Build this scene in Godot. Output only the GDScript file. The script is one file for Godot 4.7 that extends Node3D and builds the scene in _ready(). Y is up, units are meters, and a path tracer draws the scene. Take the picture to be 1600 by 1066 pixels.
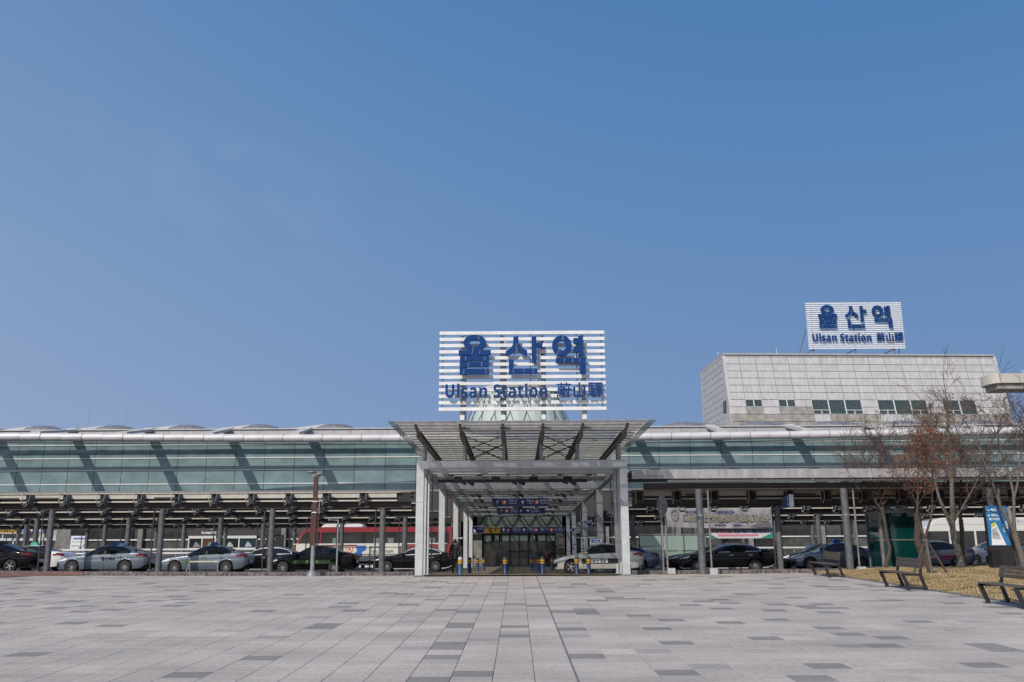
extends Node3D

# ---------------------------------------------------------------- mesh builder
class MB:
	var st := SurfaceTool.new()
	var xf := Transform3D()
	func _init():
		st.begin(Mesh.PRIMITIVE_TRIANGLES)
		st.set_smooth_group(-1)
	func smooth(on: bool) -> void:
		st.set_smooth_group(0 if on else -1)
	func tri(a: Vector3, b: Vector3, c: Vector3, out: Vector3) -> void:
		if (c - a).cross(b - a).dot(out) < 0.0:
			var t := b
			b = c
			c = t
		st.add_vertex(xf * a)
		st.add_vertex(xf * b)
		st.add_vertex(xf * c)
	func quad(a: Vector3, b: Vector3, c: Vector3, d: Vector3, out: Vector3) -> void:
		tri(a, b, c, out)
		tri(a, c, d, out)
	func box(c: Vector3, s: Vector3) -> void:
		var h := s * 0.5
		for ax in 3:
			var u := Vector3.ZERO
			var v := Vector3.ZERO
			var n := Vector3.ZERO
			n[ax] = 1.0
			u[(ax + 1) % 3] = h[(ax + 1) % 3]
			v[(ax + 2) % 3] = h[(ax + 2) % 3]
			for sg in [-1.0, 1.0]:
				var o: Vector3 = c + n * h[ax] * sg
				quad(o - u - v, o + u - v, o + u + v, o - u + v, n * sg)
	func bar(p0: Vector3, p1: Vector3, w: float, h: float, up := Vector3.UP) -> void:
		# rectangular bar from p0 to p1, w across, h along up
		var f := (p1 - p0).normalized()
		var s := f.cross(up).normalized()
		var u := s.cross(f).normalized()
		var old := xf
		xf = xf * Transform3D(Basis(s, u, -f), (p0 + p1) * 0.5)
		box(Vector3.ZERO, Vector3(w, h, (p1 - p0).length()))
		xf = old
	func tube(p0: Vector3, p1: Vector3, r0: float, r1: float, seg := 10, caps := true) -> void:
		var f := (p1 - p0).normalized()
		var s := f.cross(Vector3.UP if absf(f.y) < 0.9 else Vector3.RIGHT).normalized()
		var u := s.cross(f)
		st.set_smooth_group(0)
		for i in seg:
			var a0 := TAU * i / seg
			var a1 := TAU * (i + 1) / seg
			var d0 := s * cos(a0) + u * sin(a0)
			var d1 := s * cos(a1) + u * sin(a1)
			quad(p0 + d0 * r0, p0 + d1 * r0, p1 + d1 * r1, p1 + d0 * r1, d0 + d1)
		st.set_smooth_group(-1)
		if caps:
			for i in seg:
				var a0 := TAU * i / seg
				var a1 := TAU * (i + 1) / seg
				var d0 := s * cos(a0) + u * sin(a0)
				var d1 := s * cos(a1) + u * sin(a1)
				tri(p0, p0 + d0 * r0, p0 + d1 * r0, -f)
				tri(p1, p1 + d0 * r1, p1 + d1 * r1, f)
	func lathe(prof: Array, seg := 16, c := Vector3.ZERO, sc := Vector3.ONE) -> void:
		# prof: [r, y] pairs from bottom to top
		st.set_smooth_group(0)
		for k in prof.size() - 1:
			for i in seg:
				var a0 := TAU * i / seg
				var a1 := TAU * (i + 1) / seg
				var d0 := Vector3(cos(a0), 0, sin(a0)) * sc
				var d1 := Vector3(cos(a1), 0, sin(a1)) * sc
				var r0: float = prof[k][0]
				var r1: float = prof[k + 1][0]
				var y0 := Vector3(0, prof[k][1], 0)
				var y1 := Vector3(0, prof[k + 1][1], 0)
				var out := d0 + d1 + Vector3(0, (r0 - r1) / maxf(0.0001, absf(y1.y - y0.y)) * 2.0, 0)
				if absf(y1.y - y0.y) < 0.0001:
					out = Vector3(0, 1.0 if r0 > r1 else -1.0, 0)
				quad(c + d0 * r0 + y0, c + d1 * r0 + y0, c + d1 * r1 + y1, c + d0 * r1 + y1, out)
		st.set_smooth_group(-1)
	func prism(poly: PackedVector2Array, z0: float, z1: float) -> void:
		var idx := Geometry2D.triangulate_polygon(poly)
		for k in range(0, idx.size(), 3):
			var a := poly[idx[k]]
			var b := poly[idx[k + 1]]
			var c := poly[idx[k + 2]]
			tri(Vector3(a.x, a.y, z1), Vector3(b.x, b.y, z1), Vector3(c.x, c.y, z1), Vector3(0, 0, z1 - z0))
			tri(Vector3(a.x, a.y, z0), Vector3(b.x, b.y, z0), Vector3(c.x, c.y, z0), Vector3(0, 0, z0 - z1))
		var area := 0.0
		for i in poly.size():
			area += poly[i].cross(poly[(i + 1) % poly.size()])
		for i in poly.size():
			var a := poly[i]
			var b := poly[(i + 1) % poly.size()]
			var n := Vector3(b.y - a.y, a.x - b.x, 0) * signf(area)
			quad(Vector3(a.x, a.y, z0), Vector3(b.x, b.y, z0), Vector3(b.x, b.y, z1), Vector3(a.x, a.y, z1), n)
	func done() -> ArrayMesh:
		st.generate_normals()
		st.index()
		return st.commit()

# ---------------------------------------------------------------- scene helpers
var rng := RandomNumberGenerator.new()
var used := {}
var T := {}
var M := {}

func numbered(n: String) -> String:
	if not used.has(n):
		used[n] = 0
		return n
	used[n] += 1
	return "%s_%03d" % [n, used[n]]

func thing(n: String, label: String, category: String, at := Vector3.ZERO, turn := 0.0, group := "") -> Node3D:
	var o := Node3D.new()
	o.name = numbered(n)
	add_child(o)
	o.position = at
	o.rotation.y = turn
	o.set_meta("label", label)
	o.set_meta("category", category)
	if group:
		o.set_meta("group", group)
	return o

func part(n: String, mesh: Mesh, m: Material, parent: Node3D, at := Vector3.ZERO) -> MeshInstance3D:
	var o := MeshInstance3D.new()
	o.name = n
	o.mesh = mesh
	o.material_override = m
	o.position = at
	parent.add_child(o, true)
	return o

func struct(n: String, mesh: Mesh, m: Material, label := "") -> MeshInstance3D:
	var o := MeshInstance3D.new()
	o.name = numbered(n)
	o.mesh = mesh
	o.material_override = m
	add_child(o)
	o.set_meta("kind", "structure")
	if label:
		o.set_meta("label", label)
	return o

func bx(c: Vector3, s: Vector3) -> ArrayMesh:
	var b := MB.new()
	b.box(c, s)
	return b.done()

func mesh_of(f: Callable) -> ArrayMesh:
	var b := MB.new()
	f.call(b)
	return b.done()

func dup(o: Node3D, at: Vector3, turn: float, label: String) -> Node3D:
	var c: Node3D = o.duplicate()
	c.name = numbered(String(o.name).rstrip("0123456789").trim_suffix("_"))
	add_child(c)
	c.position = at
	c.rotation.y = turn
	c.set_meta("label", label)
	return c

func noise_tex(freq: float, lo: float, hi: float, seed_: int, oct := 4, size := 512) -> NoiseTexture2D:
	var t := NoiseTexture2D.new()
	var n := FastNoiseLite.new()
	n.seed = seed_
	n.frequency = freq
	n.fractal_octaves = oct
	t.noise = n
	t.width = size
	t.height = size
	t.seamless = true
	var g := Gradient.new()
	g.set_color(0, Color(lo, lo, lo))
	g.set_color(1, Color(hi, hi, hi))
	t.color_ramp = g
	return t

func mat(n: String, c: Color, rough := 0.7, metal := 0.0, tex := "", scale := 0.3, bump := 0.0) -> StandardMaterial3D:
	# c holds real-world (linear) base colours
	var m := StandardMaterial3D.new()
	m.resource_name = n
	m.albedo_color = c.linear_to_srgb()
	m.roughness = rough
	m.metallic = metal
	if tex:
		m.albedo_texture = T[tex]
		m.uv1_triplanar = true
		m.uv1_world_triplanar = true
		m.uv1_scale = Vector3(scale, scale, scale)
		if bump > 0.0:
			m.heightmap_enabled = true
			m.heightmap_texture = T["fine"]
			m.heightmap_scale = bump
	M[n] = m
	return m

func paint(n: String, c: Color, metal := 0.0) -> StandardMaterial3D:
	var m := mat(n, c, 0.38, metal)
	m.clearcoat_enabled = true
	m.clearcoat = 1.0
	m.clearcoat_roughness = 0.04
	return m

func pane_mat(n: String, c: Color, a: float, rough := 0.05) -> StandardMaterial3D:
	var m := mat(n, c, rough)
	m.transparency = BaseMaterial3D.TRANSPARENCY_ALPHA
	m.albedo_color.a = a
	return m

# ---------------------------------------------------------------- ground levels
const SLOPE := 0.0329
func lev(x: float) -> float:
	return 0.15 * pow(clampf((absf(x) - 4.0) / 22.0, 0.0, 1.6), 2.0)
func py(x: float, d: float) -> float:
	return -SLOPE * maxf(44.0 - d, 0.0) + lev(x) * smoothstep(20.0, 40.0, d)

func sheet(xs: Array, ds: Array, h: Callable) -> ArrayMesh:
	var b := MB.new()
	b.smooth(true)
	for i in xs.size() - 1:
		for k in ds.size() - 1:
			var p := func(x: float, d: float) -> Vector3: return Vector3(x, h.call(x, d), -d)
			b.quad(p.call(xs[i], ds[k]), p.call(xs[i + 1], ds[k]), p.call(xs[i + 1], ds[k + 1]), p.call(xs[i], ds[k + 1]), Vector3.UP)
	return b.done()

func steps(a: float, b: float, s: float) -> Array:
	var r := []
	var n := int(ceil((b - a) / s))
	for i in n + 1:
		r.append(a + (b - a) * i / n)
	return r

# ---------------------------------------------------------------- lettering
func cons(k: int) -> Array:
	# strokes of the consonant with the leading index k, in a unit box, y up; a stroke ["o", cx, cy, rx, ry] is a ring
	match k:
		0: return [[0, 1, 1, 1, .85, 0]]
		1: return [[0, 1, .42, 1, .36, 0], [.58, 1, 1, 1, .94, 0]]
		2: return [[0, 1, 0, 0, 1, 0]]
		3: return [[1, 1, 0, 1, 0, 0, 1, 0]]
		4: return [[.42, 1, 0, 1, 0, 0, .42, 0], [1, 1, .58, 1, .58, 0, 1, 0]]
		5: return [[0, 1, 1, 1, 1, .5, 0, .5, 0, 0, 1, 0]]
		6: return [[0, 1, 1, 1, 1, 0, 0, 0, 0, 1]]
		7: return [[0, 1, 0, 0, 1, 0, 1, 1], [0, .5, 1, .5]]
		8: return [[0, 1, 0, 0, .45, 0, .45, 1], [.55, 1, .55, 0, 1, 0, 1, 1]]
		9: return [[.5, 1, .4, .5, 0, 0], [.45, .6, 1, 0]]
		10: return [[.25, 1, 0, 0], [.22, .6, .5, 0], [.75, 1, .5, 0], [.72, .6, 1, 0]]
		11: return [["o", .5, .5, .5, .5]]
		12: return [[0, 1, 1, 1], [.5, 1, 0, 0], [.42, .5, 1, 0]]
		13: return [[0, 1, 1, 1], [.25, 1, 0, 0], [.75, 1, 1, 0]]
		14: return [[.3, 1, .7, 1], [0, .76, 1, .76], [.5, .76, 0, 0], [.42, .4, 1, 0]]
		15: return [[0, 1, 1, 1, .85, 0], [0, .5, .9, .5]]
		16: return [[1, 1, 0, 1, 0, 0, 1, 0], [0, .5, 1, .5]]
		17: return [[0, 1, 1, 1], [0, 0, 1, 0], [.3, 1, .3, 0], [.7, 1, .7, 0]]
	return [[.3, 1, .7, 1], [0, .78, 1, .78], ["o", .5, .3, .36, .3]]

func vowel_v(k: int) -> Array:
	match k:
		0: return [[.4, 1, .4, 0], [.4, .5, 1, .5]]
		1: return [[.2, 1, .2, 0], [.2, .5, .8, .5], [.8, 1, .8, 0]]
		2: return [[.4, 1, .4, 0], [.4, .62, 1, .62], [.4, .36, 1, .36]]
		4: return [[.7, 1, .7, 0], [0, .5, .7, .5]]
		5: return [[.45, 1, .45, 0], [0, .5, .45, .5], [.9, 1, .9, 0]]
		6: return [[.7, 1, .7, 0], [0, .62, .7, .62], [0, .36, .7, .36]]
		7: return [[.45, 1, .45, 0], [0, .62, .45, .62], [0, .36, .45, .36], [.9, 1, .9, 0]]
	return [[.5, 1, .5, 0]]

func vowel_h(k: int) -> Array:
	match k:
		8: return [[0, .2, 1, .2], [.5, .2, .5, 1]]
		12: return [[0, .2, 1, .2], [.33, .2, .33, 1], [.66, .2, .66, 1]]
		13: return [[0, .8, 1, .8], [.5, .8, .5, 0]]
		17: return [[0, .8, 1, .8], [.33, .8, .33, 0], [.66, .8, .66, 0]]
	return [[0, .5, 1, .5]]

var stroke_no := 0
func strokes(b: MB, list: Array, r: Rect2, w: float, z: float) -> void:
	for s in list:
		stroke_no += 1
		var zz := z + 0.0004 * (stroke_no % 9)
		var pts := []
		if s[0] is String:
			for i in 13:
				var a := TAU * i / 12.0
				pts.append(Vector2(s[1] + cos(a) * s[3], s[2] + sin(a) * s[4]))
		else:
			for i in range(0, s.size(), 2):
				pts.append(Vector2(s[i], s[i + 1]))
		for i in pts.size() - 1:
			var p: Vector2 = r.position + pts[i] * r.size
			var q: Vector2 = r.position + pts[i + 1] * r.size
			var f := (q - p).normalized() * w * 0.5
			var n := Vector2(-f.y, f.x)
			var zi := zz + 0.00013 * (i % 3)
			b.quad(_v(p - f + n, zi), _v(q + f + n, zi), _v(q + f - n, zi), _v(p - f - n, zi), Vector3(0, 0, 1))

func _v(p: Vector2, z: float) -> Vector3:
	return Vector3(p.x, p.y, z)

func hangul(b: MB, text: String, x: float, y: float, size: float, w: float, z := 0.0, pitch := 1.08) -> void:
	# a flat line of Hangul, lower left corner at (x, y)
	var cx := x
	for i in text.length():
		var c := text.unicode_at(i)
		if c < 0xAC00 or c > 0xD7A3:
			cx += size * 0.45
			continue
		c -= 0xAC00
		var jo := c % 28
		var ju := (c / 28) % 21
		var ch := c / 588
		var lo := 0.40 if jo > 0 else 0.0
		var H := 1.0 - lo
		var R := func(x0: float, y0: float, x1: float, y1: float) -> Rect2:
			return Rect2(cx + x0 * size, y + y0 * size, (x1 - x0) * size, (y1 - y0) * size)
		if ju in [8, 12, 13, 17, 18]:
			strokes(b, cons(ch), R.call(.18, lo + H * .52, .82, .98), w, z)
			strokes(b, vowel_h(ju), R.call(.04, lo + H * .08, .96, lo + H * .42), w, z)
		elif ju in [9, 10, 11, 14, 15, 16, 19]:
			strokes(b, cons(ch), R.call(.06, lo + H * .5, .56, .96), w, z)
			strokes(b, vowel_h({9: 8, 10: 8, 11: 8, 14: 13, 15: 13, 16: 13, 19: 18}[ju]), R.call(.02, lo + H * .08, .66, lo + H * .4), w, z)
			strokes(b, vowel_v({9: 0, 10: 1, 11: 20, 14: 4, 15: 5, 16: 20, 19: 20}[ju]), R.call(.68, lo + .04, 1.0, 1.0), w, z)
		else:
			strokes(b, cons(ch), R.call(.06, lo + H * .14, .56, .94), w, z)
			strokes(b, vowel_v(ju), R.call(.64, lo + .04, 1.0, 1.0), w, z)
		if jo > 0:
			var key := [0, 0, 1, 0, 2, 2, 2, 3, 5, 5, 5, 5, 5, 5, 5, 5, 6, 7, 7, 9, 10, 11, 12, 14, 15, 16, 17, 18]
			strokes(b, cons(key[jo]), R.call(.2, .03, .88, .3), w, z)
		cx += size * pitch

func text_mesh(s: String, size: float, depth: float) -> ArrayMesh:
	var t := TextMesh.new()
	var f := SystemFont.new()
	f.font_names = PackedStringArray(["Droid Sans"])
	f.font_weight = 700
	t.font = f
	t.text = s
	t.font_size = 64
	t.pixel_size = size / 64.0
	t.depth = depth
	t.curve_step = 1.0
	var am := ArrayMesh.new()
	am.add_surface_from_arrays(Mesh.PRIMITIVE_TRIANGLES, t.get_mesh_arrays())
	return am

# ---------------------------------------------------------------- main
func _ready() -> void:
	rng.seed = 20
	# camera
	var cam := Camera3D.new()
	cam.name = "camera"
	cam.transform = Transform3D(Basis(Vector3(0.999972, -0.005158, -0.005355), Vector3(0.00625, 0.97328, 0.229536), Vector3(0.004027, -0.229563, 0.973285)), Vector3(0, 0.72, 0))
	cam.fov = 40.37
	cam.near = 0.1
	cam.far = 3000.0
	add_child(cam)
	cam.current = true
	# sky, exposure
	var env := Environment.new()
	env.background_mode = Environment.BG_SKY
	env.sky = Sky.new()
	env.sky.sky_material = make_sky()
	env.background_energy_multiplier = 1.0
	env.tonemap_mode = Environment.TONE_MAPPER_LINEAR
	env.tonemap_exposure = 1.0
	env.sdfgi_enabled = true
	env.ssao_enabled = true
	env.ssil_enabled = true
	var we := WorldEnvironment.new()
	we.name = "world"
	we.environment = env
	add_child(we)
	# sun
	var sun := DirectionalLight3D.new()
	sun.name = "sun"
	add_child(sun)
	sun.look_at_from_position(Vector3.ZERO, Vector3(0.65, -1.0, -1.15))
	sun.light_energy = 1.15
	sun.light_color = Color(1.0, 0.965, 0.915)
	sun.light_angular_distance = 0.5
	sun.shadow_enabled = true
	materials()
	ground()
	plaza()
	station()
	tower()
	glass_cone()
	portal()
	canopies()
	main_sign()
	roof_sign()
	vehicles()
	street_things()
	greenery()
	people()

const SUNWARD := Vector3(-0.392, 0.603, 0.694)
func make_sky() -> PanoramaSkyMaterial:
	# clear spring air: deep blue overhead, paler near the horizon and towards the sun
	var w := 512
	var h := 256
	var im := Image.create(w, h, false, Image.FORMAT_RGBF)
	var top := Vector3(0.03, 0.086, 0.285)
	var low := Vector3(0.23, 0.317, 0.53)
	var wisps := FastNoiseLite.new()
	wisps.seed = 4
	wisps.frequency = 0.35
	wisps.fractal_octaves = 5
	for j in h:
		var th := PI * (j + 0.5) / h
		for i in w:
			var az := TAU * (i + 0.5) / w
			var d := Vector3(sin(az) * sin(th), cos(th), -cos(az) * sin(th))
			var y := maxf(d.y, 0.0)
			var c := Vector3(lerpf(top.x, low.x, pow(1.0 - y, 1.95)), lerpf(top.y, low.y, pow(1.0 - y, 0.85)), lerpf(top.z, low.z, pow(1.0 - y, 0.5)))
			# paler towards the side where the sun stands, with a wide glow round the sun itself
			c += Vector3(0.42, 0.36, 0.24) * (0.5 + 0.5 * cos(az + 2.627)) * (1.0 - 0.8 * y)
			c += Vector3(1, 0.97, 0.9) * 0.5 * pow(d.dot(SUNWARD) * 0.5 + 0.5, 24.0)
			# faint cirrus streaks that slope down to the right
			var e := rad_to_deg(asin(d.y))
			var g := rad_to_deg(wrapf(az, -PI, PI))
			var n := wisps.get_noise_2d((g - e) * 0.35, (e + g * 0.42) * 1.6)
			var veil := 0.5 + 0.5 * sin((e + g * 0.42) * 0.35 + 2.1)
			c += Vector3(0.035, 0.033, 0.03) * clampf(n + 0.15, 0.0, 0.6) * veil * smoothstep(-2.0, -22.0, g + 4.0 * wisps.get_noise_1d(e)) * smoothstep(12.0, 18.0, e) * smoothstep(27.0, 21.0, e) * (1.0 if g < 0.0 else 0.0) * 2.0
			if d.y < 0.0:
				c = c.lerp(Vector3(0.2, 0.19, 0.18), clampf(-d.y * 8.0, 0.0, 1.0))
			im.set_pixel(i, j, Color(c.x, c.y, c.z))
	var m := PanoramaSkyMaterial.new()
	m.panorama = ImageTexture.create_from_image(im)
	return m

func weather(n: String, tex: String, scale: Vector3) -> void:
	var m: StandardMaterial3D = M[n]
	m.detail_enabled = true
	m.detail_albedo = T[tex]
	m.detail_blend_mode = BaseMaterial3D.BLEND_MODE_MUL
	m.detail_uv_layer = BaseMaterial3D.DETAIL_UV_2
	m.uv2_triplanar = true
	m.uv2_world_triplanar = true
	m.uv2_scale = scale

func materials() -> void:
	T["fine"] = noise_tex(0.06, 0.78, 1.0, 1, 5)
	T["blot"] = noise_tex(0.012, 0.7, 1.0, 2, 5)
	T["soft"] = noise_tex(0.008, 0.9, 1.0, 3, 3)
	T["grime"] = noise_tex(0.02, 0.45, 1.0, 7, 5)
	mat("joint", Color(0.2, 0.185, 0.165), 0.95, 0.0, "fine", 0.8)
	mat("asphalt", Color(0.06, 0.058, 0.056), 0.9, 0.0, "fine", 0.7)
	mat("concrete", Color(0.28, 0.27, 0.26), 0.9, 0.0, "blot", 0.25)
	mat("kerb", Color(0.27, 0.235, 0.235), 0.9, 0.0, "grime", 0.35)
	mat("island", Color(0.2, 0.13, 0.11), 0.9, 0.0, "blot", 0.3)
	mat("brick_red", Color(0.3, 0.15, 0.1), 0.9, 0.0, "blot", 0.3)
	mat("tactile", Color(0.34, 0.27, 0.17), 0.9, 0.0, "grime", 0.3)
	var tones := [0.35, 0.362, 0.375, 0.358, 0.342]
	for i in 5:
		var v: float = tones[i]
	T["pave"] = noise_tex(0.035, 0.86, 1.0, 11, 6, 1024)
	for i in 5:
		var v: float = tones[i]
		mat("paver_%d" % i, Color(v * 1.7, v * 1.525, v * 1.37), 0.8, 0.0, "pave", 0.21)
	mat("paver_dark", Color(0.35, 0.325, 0.305), 0.8, 0.0, "pave", 0.21)
	mat("paver_mid", Color(0.48, 0.44, 0.405), 0.8, 0.0, "pave", 0.21)
	mat("paver_light", Color(0.7, 0.625, 0.545), 0.8, 0.0, "pave", 0.21)
	mat("white_paint", Color(0.74, 0.74, 0.74), 0.45, 0.0, "soft", 0.2)
	mat("portal_paint", Color(0.51, 0.53, 0.55), 0.45, 0.0, "soft", 0.35)
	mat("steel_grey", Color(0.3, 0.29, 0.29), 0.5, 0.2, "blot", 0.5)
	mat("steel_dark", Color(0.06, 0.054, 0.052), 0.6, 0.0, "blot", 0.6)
	mat("rib_steel", Color(0.16, 0.145, 0.135), 0.6, 0.0, "blot", 0.7)
	mat("rust_beam", Color(0.075, 0.062, 0.058), 0.7, 0.0, "blot", 0.7)
	mat("black", Color(0.012, 0.012, 0.013), 0.5)
	mat("rubber", Color(0.018, 0.018, 0.018), 0.8)
	mat("fascia", Color(0.5, 0.47, 0.41), 0.6, 0.0, "soft", 0.4)
	mat("fascia_white", Color(0.43, 0.415, 0.435), 0.55, 0.0, "soft", 0.2)
	mat("column_grey", Color(0.15, 0.155, 0.17), 0.55, 0.0, "blot", 0.5)
	mat("gutter", Color(0.66, 0.64, 0.66), 0.45, 0.1, "soft", 0.1)
	mat("roof_metal", Color(0.46, 0.45, 0.46), 0.5, 0.1, "soft", 0.15)
	mat("roof_white", Color(0.56, 0.545, 0.52), 0.6, 0.0, "soft", 0.1)
	mat("shell_grey", Color(0.34, 0.34, 0.37), 0.5, 0.3, "blot", 0.3)
	var tp: StandardMaterial3D = mat("teal_pane", Color(0.2, 0.3, 0.315), 0.09, 0.0, "soft", 0.07)
	tp.metallic_specular = 0.5
	mat("teal_pane_b", Color(0.215, 0.315, 0.33), 0.09, 0.0, "soft", 0.05)
	mat("fin_white", Color(0.6, 0.63, 0.62), 0.5)
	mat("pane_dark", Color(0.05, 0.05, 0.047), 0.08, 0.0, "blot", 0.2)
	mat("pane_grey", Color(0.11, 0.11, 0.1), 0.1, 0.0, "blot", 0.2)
	mat("pale_green", Color(0.3, 0.4, 0.36), 0.15, 0.0, "soft", 0.2)
	mat("clad", Color(0.62, 0.61, 0.615), 0.5, 0.0, "soft", 0.12)
	mat("clad_b", Color(0.59, 0.58, 0.58), 0.5, 0.0, "soft", 0.12)
	mat("clad_stain", Color(0.5, 0.465, 0.42), 0.6, 0.0, "blot", 0.12)
	mat("clad_back", Color(0.36, 0.325, 0.285), 0.8)
	mat("beige", Color(0.55, 0.52, 0.47), 0.7, 0.0, "soft", 0.1)
	mat("sign_white", Color(0.78, 0.79, 0.81), 0.5, 0.0, "soft", 0.3)
	mat("sign_blue", Color(0.01, 0.05, 0.19), 0.6, 0.0, "soft", 0.6)
	mat("sign_blue_lo", Color(0.012, 0.052, 0.2), 0.6, 0.0, "soft", 0.6)
	mat("seam", Color(0.22, 0.27, 0.38), 0.6)
	for n in ["sign_blue", "sign_blue_lo"]:
		M[n].metallic_specular = 0.25
	mat("navy", Color(0.008, 0.01, 0.03), 0.4)
	mat("wayblue", Color(0.014, 0.03, 0.13), 0.4)
	mat("bright_blue", Color(0.03, 0.14, 0.5), 0.4)
	mat("print_white", Color(0.75, 0.76, 0.78), 0.6)
	mat("print_grey", Color(0.4, 0.42, 0.45), 0.6)
	mat("print_orange", Color(0.62, 0.13, 0.03), 0.5)
	mat("yellow", Color(0.42, 0.22, 0.015), 0.5)
	mat("ochre", Color(0.42, 0.23, 0.02), 0.5)
	mat("bollard_blue", Color(0.012, 0.03, 0.095), 0.5)
	mat("bollard_sunlit", Color(0.05, 0.16, 0.36), 0.5, 0.0, "grime", 1.2)
	mat("wood", Color(0.17, 0.14, 0.125), 0.8, 0.0, "grime", 1.3)
	mat("wood_b", Color(0.2, 0.17, 0.15), 0.8, 0.0, "grime", 1.1)
	mat("bench_iron", Color(0.022, 0.02, 0.022), 0.5)
	mat("red_post", Color(0.13, 0.04, 0.03), 0.55, 0.0, "grime", 0.8)
	mat("galv", Color(0.38, 0.4, 0.42), 0.45, 0.3, "blot", 0.8)
	mat("chrome", Color(0.7, 0.7, 0.7), 0.4, 0.4)
	mat("rim_silver", Color(0.33, 0.33, 0.34), 0.3, 0.6)
	mat("lamp_glass", Color(0.75, 0.78, 0.8), 0.1)
	mat("lamp_red", Color(0.13, 0.006, 0.01), 0.12)
	pane_mat("car_glass", Color(0.012, 0.014, 0.016), 0.86, 0.03)
	pane_mat("clear_glass", Color(0.25, 0.34, 0.33), 0.42, 0.04)
	pane_mat("booth_glass", Color(0.002, 0.05, 0.048), 0.66, 0.05)
	var rp: StandardMaterial3D = mat("roof_pane", Color(0.95, 0.91, 0.79), 0.5, 0.0, "blot", 0.35)
	rp.backlight_enabled = true
	rp.backlight = Color(1.0, 1.0, 0.97)
	rp.transparency = BaseMaterial3D.TRANSPARENCY_ALPHA
	rp.albedo_color.a = 0.8
	# slow stains and rain streaks over the plain colours
	T["stain"] = noise_tex(0.01, 0.84, 1.0, 21, 6, 512)
	T["streak"] = noise_tex(0.015, 0.84, 1.0, 22, 5, 512)
	for n in ["paver_0", "paver_1", "paver_2", "paver_3", "paver_4", "paver_dark", "paver_mid", "paver_light"]:
		weather(n, "stain", Vector3(0.05, 0.05, 0.09))
	for n in ["clad", "clad_b", "clad_stain", "fascia_white"]:
		weather(n, "streak", Vector3(0.3, 0.05, 0.3))
	for n in ["teal_pane", "teal_pane_b"]:
		weather(n, "streak", Vector3(0.06, 0.09, 0.06))
	paint("car_silver", Color(0.16, 0.195, 0.24), 0.5)
	paint("car_bluegrey", Color(0.16, 0.2, 0.25), 0.5)
	paint("car_grey", Color(0.2, 0.2, 0.22), 0.5)
	paint("car_white", Color(0.74, 0.74, 0.74))
	paint("car_pearl", Color(0.45, 0.45, 0.42), 0.3)
	var cb := paint("car_black", Color(0.005, 0.005, 0.006))
	cb.metallic_specular = 0.2
	cb.roughness = 0.3
	cb.clearcoat = 0.45
	paint("car_red", Color(0.16, 0.006, 0.012))
	paint("bus_red", Color(0.27, 0.035, 0.045))
	paint("bus_white", Color(0.68, 0.67, 0.63))

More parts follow.
